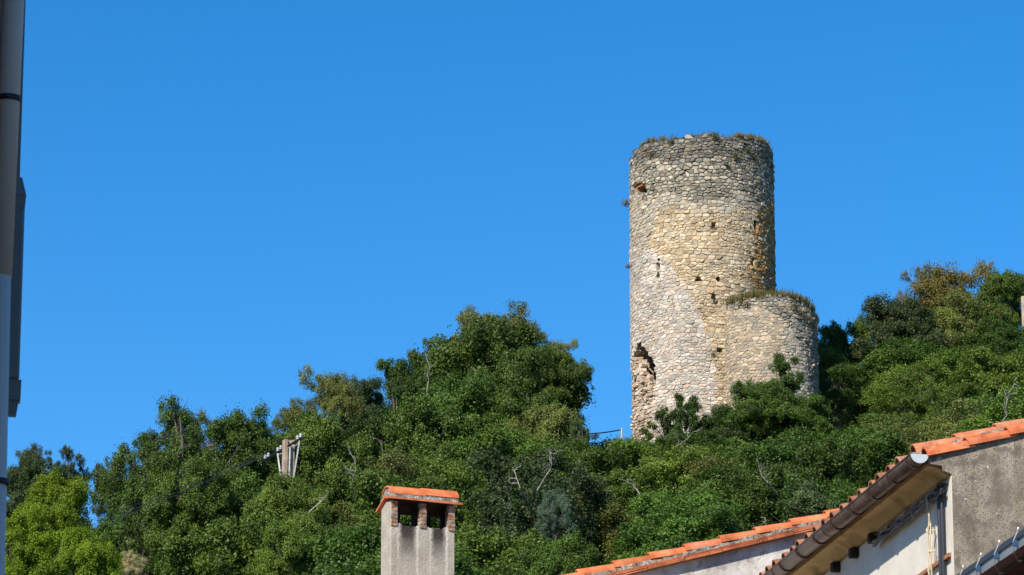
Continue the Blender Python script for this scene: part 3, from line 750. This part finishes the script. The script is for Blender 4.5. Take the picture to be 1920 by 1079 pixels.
# ------------------------------------------------------------------ cable and post left of the tower; post at the right edge
fp = at(1165, 815, 214); gz = ground_h(fp.x, 214); o = MB()
zt = at(1165, 803, 214).z
o.tube([(fp.x, 214, gz-.3), (fp.x+.02, 214, zt-.2), (fp.x+.02, 214, zt)], [.05, .045, .04], 8)
tag(o.build('fence_post', M['grey_post']), 'short pale post beside the left foot of the tower', 'post')
a0, a1 = at(1040, 812, 214), at(1165, 806, 214); o = MB()
o.tube([a0.lerp(a1, i/14) - Vector((0, 0, .25*4*(i/14)*(1-i/14)))*.6 for i in range(15)], .035, 6)
tag(o.build('cable', M['cable']), 'black cable running from the pale post into the trees left of the tower', 'cable')
wp = at(1918, 590, 226); gz = ground_h(wp.x, 226); zt = at(1918, 556, 226).z; o = MB()
o.tube([(wp.x+.06, 226, gz-.3), (wp.x+.05, 226, zt-.4), (wp.x+.03, 226, zt-.05), (wp.x+.03, 226, zt)], [.16, .13, .12, .06], 9)
tag(o.build('wooden_post', M['concrete']), 'weathered pale post cut by the right edge of the picture, among the trees', 'post')

# ------------------------------------------------------------------ utility pole on the slope
PY_ = 148.0; pt_ = at(541, 826, PY_); gz = ground_h(pt_.x, PY_); HP = pt_.z - gz
pole = tag(empty('utility_pole', (pt_.x, PY_, gz), R_(24)), 'concrete utility pole with a slanting crossarm and pale braces, among the trees', 'utility pole')
o = MB(); wb, wt = .21, .13
for sx in (-1, 1): o.add([(sx*wb*s2 + ox, oy, z) for (z, s2) in ((-.5, 1), (HP, wt/wb)) for (ox, oy) in ((-.075, -.12), (.075, -.12), (.075, .12), (-.075, .12))],
                         [(0, 1, 5, 4), (1, 2, 6, 5), (2, 3, 7, 6), (3, 0, 4, 7), (4, 5, 6, 7), (0, 3, 2, 1)])
o.add([(sx*(w_-.05), y_, z) for z, w_ in ((-.5, wb), (HP-.02, wt)) for sx in (-1, 1) for y_ in (-.05, .05)], [(0, 2, 6, 4), (1, 5, 7, 3), (4, 6, 7, 5), (0, 1, 3, 2)])
o.build('pole_shaft', M['concrete'], pole, bevel=.012)
ad = Vector((-.70, .66, -.26)).normalized(); ad = Matrix.Rotation(-R_(24), 3, 'Z') @ ad; c0 = Vector((0, -.24, HP-.22))
def along(s_): return c0 + ad*s_
o = MB(); o.tube([along(-.62), along(1.55)], .06, 4); o.build('crossarm', M['cable'], pole)
for s_ in (-.55, -.38, .55, .72, 1.25, 1.42):
    q = MB(); p = along(s_); q.tube([p+Vector((0, 0, .03)), p+Vector((0, 0, .07)), p+Vector((0, 0, .12)), p+Vector((0, 0, .16)), p+Vector((0, 0, .2))], [.03, .075, .04, .07, .03], 8); q.build('insulator', M['insulator'], pole, True)
for s_, e in ((.72, Vector((-.27, -.10, HP-1.75))), (-.5, Vector((.16, -.19, HP-1.45)))):
    q = MB(); q.tube([along(s_)-Vector((0, 0, .05)), e], .042, 4); q.build('brace', M['grey_metal'], pole)
    q = MB(); a_ = along(s_*.95)-Vector((0, 0, .1)); q.tube([a_, a_*.45+(along(s_*.1)-Vector((0, 0, .2)))*.55, along(s_*.1)-Vector((0, 0, .02))], .025, 4); q.build('strut', M['grey_metal'], pole)
q = MB(); q.tube([(0, -.19, HP-.3), (-.02, -.2, HP-1.4)], .04, 4); q.build('conduit', M['grey_metal'], pole)
pm = Matrix.Translation((pt_.x, PY_, gz)) @ Matrix.Rotation(R_(24), 4, 'Z')
for s_, endpx, endpy, lab in ((1.42, -60, 1078, 'lowest thin wire sloping down left from the utility pole'), (1.25, -60, 1066, 'middle thin wire sloping down left from the utility pole'), (.55, -60, 1054, 'topmost thin wire sloping down left from the utility pole')):
    a_ = pm @ (along(s_)+Vector((0, 0, .17))); b_ = at(endpx, endpy, 112); q = MB()
    q.tube([a_.lerp(b_, i/24) - Vector((0, 0, 1.2*4*(i/24)*(1-i/24)))*.12 for i in range(25)], .006, 5)
    tag(q.build('power_line', M['wire']), lab, 'wire', 'wires from the utility pole')

# ------------------------------------------------------------------ houses
AZ = math.atan(1343*math.cos(PITCH)/7600)          # how far the eaves turn left of the sight line
def frame_at(px, py, Y):
    p = at(px, py, Y); return p
def barrel(mb, p0, p1, up, r0, r1, lift=.018, tint=(1, 1, 1)):
    k = U(.86, 1.12); c = (k*tint[0], k*U(.93, 1.07)*tint[1], k*U(.9, 1.1)*tint[2])
    mb.arch(Vector(p0)+Vector(up)*lift, p1, up, r0, r1, .013, 9, c=c)

# house with the roughcast gable (right)
A = at(1785, 890, 35.0); house = tag(empty('village_house', (A.x, 35.0, 0), AZ), 'house at the right with a speckled grey roughcast gable and brown half-round gutter', 'house')
Z1 = at(1785, 890, 35).z
zg = at(1720, 856, 35).z                            # rim of the gutter
tn = math.tan(R_(16.1)); zb = at(1755, 874, 35).z   # underside of the eave
W1, D1 = 7.0, 7.4
def top1(x): return at(1738, 855, 35).z + (x+.215)*tn
ridge = W1/2
gm = MB(); gm.prism([(-.215, zb+.015), (-.09, zb), (-.075, zb-.045), (0, zb-.075), (0, 0), (W1, 0), (W1, top1(0)), (ridge, top1(ridge)), (-.215, top1(-.215))][::-1], 0, .07)
gm.build('gable_wall', M['roughcast'], house)
sw = MB(); sw.box(.008, .3, .0705, D1, 0, zb-.08); sw.build('side_wall', M['plaster'], house)
# white arris on the corner, slightly ragged
ar = MB(); z = 0.0
while z < zb-.09:
    h = U(.12, .3); ar.box(-.006, .03, .012+U(0, .006), .085, z, min(z+h, zb-.085)); z += h
ar.build('corner_render', M['plaster'], house)
sf = MB(); sf.prism([(-.205, zb+.004), (-.12, zb-.004), (-.075, zb-.03), (-.03, zb-.07), (.1, zb-.085), (.1, zb+.12), (-.205, zb+.12)][::-1], .0705, D1); sf.build('soffit', M['ochre'], house)
for k in range(6):
    yk = 2.6 + k*.72; q = MB(); q.box(-.075, .02, yk, yk+.1, zb-.17, zb-.075); q.build('corbel', M['dark_wood'], house, bevel=.008)
rf = MB(); ang = R_(16.1); du = Vector((math.cos(ang), 0, math.sin(ang))); un = Vector((-math.sin(ang), 0, math.cos(ang)))
start = Vector((-.30, 0, top1(-.30)))
def row(mb, y, lift, off, n, r=.095, expo=.395, st=start, tint=(1, 1, 1)):
    for k in range(n):
        p0 = st + Vector((0, y, 0)) + du*(off+k*expo) + un*lift; barrel(mb, p0, p0+du*(expo+.06), un, r, r*.84, .022, tint)
row(rf, .045, -.035, .07, 9, .094)
row(rf, .27, .055, .055, 9, .092, tint=(1.0, 1.3, 1.7))
yk = .62
while yk < D1: row(rf, yk, .03, U(-.015, .03), 9, .09, tint=(.62, .95, 1.3)); yk += .345
rf.build('roof_tiles', M['tile'], house)
deck = MB()
a_, b_ = top1(-.2), top1(ridge)
deck.prism([(-.2, a_), (-.2, a_-.03), (ridge, b_-.03), (W1+.2, a_-.03), (W1+.2, a_), (ridge, b_)], .0705, D1); deck.build('roof_deck', M['mortar'], house)
mo = MB()
for k in range(26):
    p = start + du*(.07+k*.135); p = p + Vector((0, .13+U(-.008, .008), 0)); mo.box(-.07, .07, -.012, .13, -.03, .075+U(-.012, .012), Matrix.Translation(p) @ Matrix.Rotation(-ang, 4, 'Y'), .006)
mo.build('verge_mortar', M['mortar'], house)
back = MB(); back.box(W1-.3, W1-.005, .0705, D1, 0, top1(0)-.05); back.prism([(.31, 0), (W1-.31, 0), (W1-.31, top1(0)-.06), (ridge, top1(ridge)-.06), (.31, top1(.3)-.06)], D1-.2, D1-.01); back.build('rear_wall', M['plaster'], house)
# gutter
gx = -.30; gr = .083
gu = MB(); gu.arch((gx, -.03, zg), (gx, D1, zg), (0, 0, -1), gr, gr, .004, 15); 
gu.tube([(gx-gr, -.03, zg), (gx-gr, D1, zg)], .008, 6); gutter = gu.build('gutter', M['gutter'], house, True)
for k in range(11):
    yk = .10 if k == 0 else .06 + k*.70; q = MB(); q.arch((gx, yk, zg), (gx, yk+.034, zg), (0, 0, -1), gr+.012, gr+.012, .010, 15); q.box(gx+gr-.005, -.2, yk, yk+.024, zg-.012, zg-.004); q.build('gutter_bracket', M['bracket'], gutter)
    if k < 10:
        q = MB(); q.arch((gx, yk+.35, zg), (gx, yk+.375, zg), (0, 0, -1), gr+.003, gr+.003, .003, 15)
        q.build('gutter_joint', M['bracket'], gutter) if k % 3 == 1 else None
ec = MB(); n = 16
ec.add([(gx+math.cos(math.pi*i/n)*(gr-.002), y_, zg-math.sin(math.pi*i/n)*(gr-.002)) for y_ in (-.036, -.024) for i in range(n+1)],
       [tuple(range(n+1)), tuple(range(2*n+1, n, -1))] + [(i, i+n+1, i+n+2, i+1) for i in range(n)] + [(n, 2*n+1, n+1, 0)])
ec.build('gutter_end_cap', M['zinc'], gutter)
# cables under the eave and down the corner
q = MB(); r = random.Random(4)
for k in range(7):
    off = (r.uniform(-.06, -.012), r.uniform(-.07, .05))
    q.tube([(off[0]-.01+.012*math.sin(i*1.3+k), .14+i*.16, zb-.13+off[1]-.035*abs(math.sin(i*.9+k*.7))) for i in range(16)], .013, 6)
q.build('cable_bundle', M['cable'], house, True); q = MB()
for k in range(3): q.tube([(-.026-.012*(k % 2), .26+.05*k, zz) for zz in (zb-.1, zb-.25, zb-.4, 4.0)], .017, 7)
q.build('down_cable', M['grey_cable'], house, True)
q = MB()
for k in range(5):
    q = MB(); y0 = .5+k*.28; q.tube([(-.065, y0, zb-.10), (-.08, y0+.05, zb-.2), (-.03, y0+.10, zb-.24)], .0035, 5); q.build('cable_tie', M['grey_plaster'], house)

q = MB()
for k in range(3): q.tube([(-.05-.012*k+.008*math.sin(j*1.7+k*2), .56+.03*math.sin(j*.9+k), zb-.12-j*.09) for j in range(20)], .006, 5)
q.tube([(-.06+.03*math.cos(a_), .56, zb-.47+.03*math.sin(a_)) for a_ in np.linspace(.5, 5, 9)], .008, 6)
for zz in (.22, .47, .66, .9): q.tube([(-.075, .56, zb-zz), (-.02, .53, zb-zz-.005)], .009, 6)
q.build('telephone_wire', M['tan_wire'], house, True)
q = MB(); q.box(-.03, .004, .075, 2.2, zb-.80, zb-.765); q.build('string_course', M['brick'], house)
q = MB(); q.box(-.02, .03, 2.05, 2.75, zb-1.6, zb-.70); q.build('shutter', M['red_brown'], house, bevel=.006)

# house with the long tiled verge (behind, lower)
Y2 = 42.0; B = at(1000, 1095, Y2)
house2 = tag(empty('village_house', (B.x, Y2, 0), AZ), 'pale house with a long climbing verge of orange tiles, behind the brown gutter', 'house')
bl, br_ = at(1180, 1079, Y2), at(1545, 992, Y2)
ca, sa = math.cos(AZ), math.sin(AZ)
def loc2(px, py):
    """where a photo pixel meets the gable's plane, in the house's own (x, z)"""
    u = (px-960)/FPX; v = (539.5-py)/FPX; d = Vector((u, math.cos(PITCH)-v*math.sin(PITCH), math.sin(PITCH)+v*math.cos(PITCH)))
    nrm = Vector((-sa, ca, 0)); t_ = nrm.dot(Vector((B.x, Y2, 0)))/nrm.dot(d); p = d*t_ + Vector((0, 0, CAMZ)); q_ = p - Vector((B.x, Y2, 0))
    return q_.x*ca + q_.y*sa, p.z
x0, z0 = loc2(1180, 1079); x1, z1 = loc2(1545, 992); s2 = (z1-z0)/(x1-x0); ang2 = math.atan(s2)
def top2(x): return z0 + (x-x0)*s2
W2 = 9.4
gw = MB(); gw.prism([(-.1, 0), (W2, 0), (W2, top2(0)), (W2/2, top2(W2/2)), (-.1, top2(-.1))], 0, .25); gw.build('gable_wall', M['grey_plaster'], house2)
gw = MB(); gw.box(-.1, .2, .2505, 8, 0, top2(0)-.05); gw.box(W2-.3, W2, .2505, 8, 0, top2(0)-.05); gw.box(.2005, W2-.305, 7.7, 8, 0, top2(0)-.05); gw.build('side_wall', M['grey_plaster'], house2)
du2 = Vector((math.cos(ang2), 0, math.sin(ang2))); un2 = Vector((-math.sin(ang2), 0, math.cos(ang2)))
bc = MB(); p = -.3
R2 = Matrix.Rotation(-ang2, 4, 'Y')
while p < 5.0:
    L_ = U(.38, .44)
    for zz in (0, .018, .036): bc.box(.003, L_-.003, -.10+U(-.004, .004), .1, zz+.001, zz+.0165, Matrix.Translation(Vector((0, 0, top2(0))) + du2*p + un2*.002) @ R2, .002, c=random.choice(((.85, .9, 1), (.7, .75, .8), (.95, 1, 1.1))))
    p += L_
bc.build('brick_course', M['tile'], house2)
m2 = MB(); p = -.3
while p < 5.0:
    L_ = U(.08, .16); m2.box(0, L_, -.07+U(-.012, .012), .12, .055, .092+U(-.012, .016), Matrix.Translation(Vector((0, 0, top2(0))) + du2*p) @ R2, .008); p += L_
m2.build('verge_mortar', M['mortar'], house2)
t2 = MB(); xj, zj = loc2(1310, 1045); offj = ((xj)*math.cos(ang2)) % .40
for yk in [.02] + [.38+.33*k for k in range(22)]:
    for k in range(13):
        p0 = Vector((0, yk, top2(0))) + du2*(offj-.4+k*.40) + un2*(.082 if yk < .1 else .07); barrel(t2, p0, p0+du2*.47, un2, .088, .075, .026)
t2.build('roof_tiles', M['tile'], house2)
dk = MB(); a_, b_ = top2(-.3), top2(W2/2)
dk.prism([(-.3, a_+.03), (W2/2, b_+.03), (W2+.3, a_+.03), (W2+.3, a_+.07), (W2/2, b_+.07), (-.3, a_+.07)], .125, 8.1); dk.build('roof_deck', M['mortar'], house2)

# near house at the lower right corner: boxed metal gutter and brown soffit
Y3 = 25.0; C3 = at(1930, 1003, Y3)
house3 = tag(empty('village_house', (C3.x, Y3, 0), AZ), 'near house cut by the lower right corner, with a grey gutter strung with white wire', 'house')
zz = C3.z
q = MB(); q.prism([(-.05, zz-.075), (.05, zz-.075), (.05, zz), (.043, zz), (.043, zz-.068), (-.043, zz-.068), (-.047, zz+.004), (-.062, zz+.004), (-.062, zz-.004)][::-1], -1.5, 5.5)
g3 = q.build('gutter', mat('grey_blue_metal', (.30, .34, .38), .4, .3)[0], house3)
q = MB(); q.box(-.068, -.052, -1.5, 5.5, zz-.022, zz+.016); q.build('gutter_rim', mat('dark_metal', (.05, .055, .065), .45, .4)[0], g3)
r = random.Random(3)
for k in range(9):
    yk = -.4+k*.42
    q = MB(); q.box(-.085, -.0625, yk+.03, yk+.06, zz-.062, zz-.025); q.build('clip', M['blue_clip'], g3)
    q = MB(); q.tube([(-.065, yk, zz+.05), (-.07, yk+.01, zz+.02), (-.085, yk+.05, zz-.03), (-.07, yk+.10, zz-.09), (-.03, yk+.14, zz-.14), (.0, yk+.16, zz-.13)], .0032, 5); q.tube([(-.068, yk, zz+.03), (-.064, yk, zz+.05)], .006, 6); q.build('light_string', M['white_metal'], g3, True)
q = MB(); yk = -1.5
while yk < 5.5: q.box(.052, .62, yk, yk+.585, zz-.10+.0, zz-.075); yk += .6
q.build('soffit_panel', M['brown_panel'], house3)
q = MB(); q.box(.055, .075, -1.5, 5.5, zz-.0745, zz+.06); q.build('fascia', M['red_brown'], house3)
q = MB(); q.prism([(.45, 0), (5, 0), (5, zz+1.19), (.45, zz+.082), (.45, 0)][:4], -1.4, 5.4); q.build('wall', M['red_brown'], house3)
q = MB(); q.prism([(.08, zz+.0), (5.4, zz+1.3), (5.4, zz+1.36), (.08, zz+.06)], -1.5, 5.5, c=(1, 1, 1)); q.build('roof', M['tile'], house3)

# ------------------------------------------------------------------ chimney, on a roof below the frame
YC = 41.0; CP = at(733, 1000, YC)
th = R_(24); WC, DC = .715, .27
zs = at(733, 984, YC).z; zc = at(733, 937, YC).z      # sill and underside of the cap at the near corner
chim = tag(empty('chimney', (CP.x, YC, 8.3), th), 'plastered grey-white chimney with brick-pillared smoke openings and an orange tile cap', 'chimney')
def Z(z): return z-8.3
m, t, b = mat('chimney_plaster', rough=.92, spec=.15)
v = coords(t); n1 = noise(t, v, 5, 6, .65); col = ramp(t, n1, [(.3, (.30, .275, .225)), (.55, (.40, .37, .305)), (.8, (.50, .465, .39))])
sep = N(t, 'ShaderNodeSeparateXYZ'); t.links.new(v, sep.inputs[0])
def stain(cx_, w_, zt_, zl_, colr, amt, col):
    # soot and rain marks: a streak below each opening, with a ragged outline
    def mth(op, a1_, b1_=None):
        n_ = N(t, 'ShaderNodeMath', operation=op)
        for i_, q_ in enumerate((a1_, b1_)):
            if q_ is None: continue
            if isinstance(q_, (int, float)): n_.inputs[i_].default_value = q_
            else: t.links.new(q_, n_.inputs[i_])
        return n_.outputs[0]
    wn = noise(t, v, 14, 4); dx = mth('ABSOLUTE', mth('ADD', mth('SUBTRACT', sep.outputs[0], cx_), mth('MULTIPLY', mth('SUBTRACT', wn, .5), .06)))
    fx = N(t, 'ShaderNodeMapRange'); fx.inputs[1].default_value = w_*1.25; fx.inputs[2].default_value = w_*.6; t.links.new(dx, fx.inputs[0])
    fz = N(t, 'ShaderNodeMapRange'); fz.inputs[1].default_value = zl_; fz.inputs[2].default_value = zt_; t.links.new(mth('ADD', sep.outputs[2], mth('MULTIPLY', mth('SUBTRACT', wn, .5), .12)), fz.inputs[0])
    f_ = mth('MULTIPLY', mth('MULTIPLY', fx.outputs[0], fz.outputs[0]), amt)
    return mix(t, f_, col, colr)
for cx_, w_ in ((.185, .075), (.53, .06)):
    col = stain(cx_, w_*1.15, Z(zs)-.10, Z(zs)-.40, (.050, .042, .038), .95, col)
    col = stain(cx_, w_, Z(zs)+.05, Z(zs)-.14, (.022, .02, .018), .9, col)
    col = stain(cx_+w_+.035, .014, Z(zs)+.2, Z(zs)-1.2, (.66, .62, .54), .8, col)
    col = stain(cx_-w_-.03, .012, Z(zs)+.2, Z(zs)-1.0, (.60, .56, .49), .6, col)
col = mix(t, ramp(t, noise(t, v, 45, 3), [(.62, (0, 0, 0)), (.75, (1, 1, 1))]), col, (.26, .23, .20))
t.links.new(col, b.inputs['Base Color']); bump(t, b, noise(t, v, 38, 5), .8, .012); M['chimney'] = m
o = MB()
# shaft as a ring, so that one looks through the openings
tk = .05
o.box(0, WC, 0, tk, 0, Z(zs)); o.box(0, WC, DC-tk, DC, 0, Z(zs)); o.box(0, tk, tk+.0005, DC-tk-.0005, 0, Z(zs)); o.box(WC-tk, WC, tk+.0005, DC-tk-.0005, 0, Z(zs))
o.box(-.0015, .022, .004, DC-.004, .01, Z(zc)); o.box(WC-.022, WC+.0015, .004, DC-.004, .01, Z(zc))
for cx_ in (.07, .36, .65):                                     # rounded mortar saddles on the sill
    for y_ in (.003, DC-tk+.003): o.prism([(max(.003, cx_-.09), Z(zs)-.01), (min(WC-.003, cx_+.09), Z(zs)-.01), (min(WC-.003, cx_+.04), Z(zs)+.025), (max(.003, cx_-.04), Z(zs)+.025)], y_, y_+tk-.006)
o.build('chimney_shaft', M['chimney'], chim, bevel=.005)
for y_ in (-.012,):
    for cx_ in (.036, WC/2, WC-.036):
        q = MB(); z = Z(zs)-.012; h = (zc-zs+.012)/7
        for k in range(7):
            q.box(cx_-.033+U(-.003, .003), cx_+.033+U(-.003, .003), y_+U(-.003, .003), y_+.07, z+.003, z+h-.003, None, .002, c=(U(.8, 1.1),)*3); q.box(cx_-.027, cx_+.027, y_+.006, y_+.064, z-.002, z+.004, None, 0, c=(1.4, 1.5, 1.6)); z += h
        q.box(cx_-.036, cx_+.036, y_+.012, y_+.074, Z(zs)-.016, Z(zs)-.004); q.build('brick_pillar', M['chimney_brick'], chim)
zc_ = Z(zc)
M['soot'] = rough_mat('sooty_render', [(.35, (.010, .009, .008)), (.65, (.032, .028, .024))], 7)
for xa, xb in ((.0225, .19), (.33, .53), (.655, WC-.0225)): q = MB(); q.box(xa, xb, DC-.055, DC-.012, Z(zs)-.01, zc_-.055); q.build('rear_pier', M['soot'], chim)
o = MB(); o.prism([(0, 0), (0, 1)][:0] or [(-.0, 0), (.01, 0), (.01, .01)], 0, .01) if False else None
def section(mb, pts, xa, xb, c=None):
    n_ = len(pts); vs = [(xa, y_, z_) for y_, z_ in pts] + [(xb, y_, z_) for y_, z_ in pts]
    mb.add(vs, [tuple(range(n_)), tuple(range(2*n_-1, n_-1, -1))] + [(i, i+n_, (i+1) % n_+n_, (i+1) % n_) for i in range(n_)], c)
q = MB(); section(q, [(-.065, zc_), (.10, zc_+.03), (DC+.065, zc_-.075), (DC+.065, zc_-.055), (.10, zc_+.05), (-.065, zc_+.02)], -.035, .395, (1, 1, 1)); section(q, [(-.07, zc_-.003), (.10, zc_+.027), (DC+.065, zc_-.075), (DC+.065, zc_-.055), (.10, zc_+.05), (-.07, zc_+.019)], .3955, WC+.06, (.95, 1, 1)); q.build('cap_slab', M['tile'], chim)
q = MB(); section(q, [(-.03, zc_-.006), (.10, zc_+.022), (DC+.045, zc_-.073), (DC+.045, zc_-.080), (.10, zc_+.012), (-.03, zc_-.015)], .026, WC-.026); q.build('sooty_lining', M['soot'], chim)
q = MB(); section(q, [(-.045, zc_+.0205), (-.04, zc_+.06), (.10, zc_+.085), (.25, zc_+.03), (.25, zc_+.012), (.10, zc_+.051)], -.02, WC+.02); section(q, [(-.03, zc_+.055), (.03, zc_+.125), (.09, zc_+.145), (.15, zc_+.125), (.21, zc_+.055)], -.008, WC+.02); q.build('cap_mortar', M['mortar'], chim)
q = MB()
for xa, xb, dz in ((-.02, .38, 0), (.365, WC+.035, .008)):
    q.arch((xa, .09, zc_+.035+dz), (xb, .09, zc_+.035+dz), (0, -.0, 1), .125, .125, .014, 11, .25, math.pi-.25, c=(1.15, 1.1, 1.0))
q.build('ridge_tile', M['tile'], chim)
q = MB(); q.box(tk, WC-tk, tk, DC-tk, Z(zs)-.7, Z(zs)-.6); q.build('flue', M['dark_band'], chim)

hz = tag(empty('village_house', (-5.6, 38.6, 0), 0), 'house carrying the plastered chimney, below the picture', 'house')
q = MB(); q.box(0, 5.4, 0, 3.6, 0, 7.9); q.build('wall', M['plaster'], hz)
q = MB(); section(q, [(-.3, 7.8), (1.8, 8.5), (3.9, 7.8), (3.9, 7.95), (1.8, 8.65), (-.3, 7.95)], -.2, 5.5, (1, 1, 1)); q.build('roof', M['tile'], hz)

# ------------------------------------------------------------------ house at the left edge, in its own shade
XW = -2.55; HL = 13.5  # unseen upper wall, raised so that it shades the neighbour's edge
left = tag(empty('village_house', (XW, 0, 0), 0), 'shaded house at the left edge with a beige and white drainpipe on brackets', 'house')
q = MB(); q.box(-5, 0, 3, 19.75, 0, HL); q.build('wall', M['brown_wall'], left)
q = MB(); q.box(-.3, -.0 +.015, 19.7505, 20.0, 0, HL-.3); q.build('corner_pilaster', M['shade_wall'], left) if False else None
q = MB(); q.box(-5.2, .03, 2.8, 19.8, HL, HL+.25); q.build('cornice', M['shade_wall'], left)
YP = 19.0
pj = at(12, 518, YP).z; pr = .0565; pt0, pt1, pt2 = (at(q_, r_, YP) - Vector((XW, 0, 0)) for q_, r_ in ((24.5, 0), (.5, 518), (-11, 1079))); pc = pt1.x; pk = pt1 + (pt1-pt2)*.0; pe = pt0 + (pt0-pt1)*.9; pf = pt2 + (pt2-pt1)*3.0
q = MB(); q.tube([(pt1.x, YP, pj), (pe.x, YP, pe.z)], pr, 20); pipe = q.build('drain_pipe', M['pipe_beige'], left, True)
q = MB(); q.tube([(pf.x, YP, .05), (pt1.x-.002, YP, pj-.002)], pr*.96, 20); pipe2 = q.build('drain_pipe', M['pipe_white'], left, True)
for py in (187, 905):
    z = at(0, py, YP).z; pc = interp([(0, pt0.x), (518, pt1.x), (1079, pt2.x)], py); q = MB(); q.arch((pc, YP, z-.014), (pc, YP, z+.014), (1, 0, 0), pr+.007, pr+.007, .006, 20, -.6, math.pi+.6); q.box(-.0, pc-pr+.01, YP-.012, YP+.012, z-.01, z+.01); q.tube([(pc, YP-pr-.02, z), (pc, YP-pr, z)], .012, 6)
    q.build('pipe_bracket', M['dark_band'], pipe if py < 500 else pipe2, True)
# the neighbour beyond it: dark wall edge with a grey pipe, hopper and shoe
Y5 = 23.5; e0 = at(50, 0, Y5).x
nb = tag(empty('village_house', (e0, Y5, 0), R_(8.5)), 'dark house whose edge and grey stepped downpipe show just right of the beige drainpipe', 'house')
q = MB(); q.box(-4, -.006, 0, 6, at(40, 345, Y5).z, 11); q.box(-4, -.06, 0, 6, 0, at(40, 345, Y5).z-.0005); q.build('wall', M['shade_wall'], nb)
def zl(py): return at(40, py, Y5).z
M['grey_pipe'] = mat('grey_pipe', (.17, .165, .16), .6)[0]
q = MB(); q.box(-.055, .027, -.12, -.004, zl(720), zl(400)); gp = q.build('downpipe', M['grey_pipe'], nb, bevel=.012)
q = MB(); c_ = (-.014, -.062)
def fr(mb, z0_, z1_, a0_, a1_):
    mb.add([(c_[0]+sx*a_, c_[1]+sy*a_, z_) for z_, a_ in ((z0_, a0_), (z1_, a1_)) for sx, sy in ((-1, -1), (1, -1), (1, 1), (-1, 1))], [(0, 3, 2, 1), (4, 5, 6, 7), (0, 1, 5, 4), (1, 2, 6, 5), (2, 3, 7, 6), (3, 0, 4, 7)])
fr(q, zl(405), zl(375), .040, .048); fr(q, zl(374.5), zl(340), .047, .020); q.build('hopper', M['grey_pipe'], gp)
q = MB(); fr(q, zl(758), zl(720.5), .052, .054); fr(q, zl(785), zl(758.5), .03, .042); q.build('pipe_shoe', M['grey_pipe'], gp)
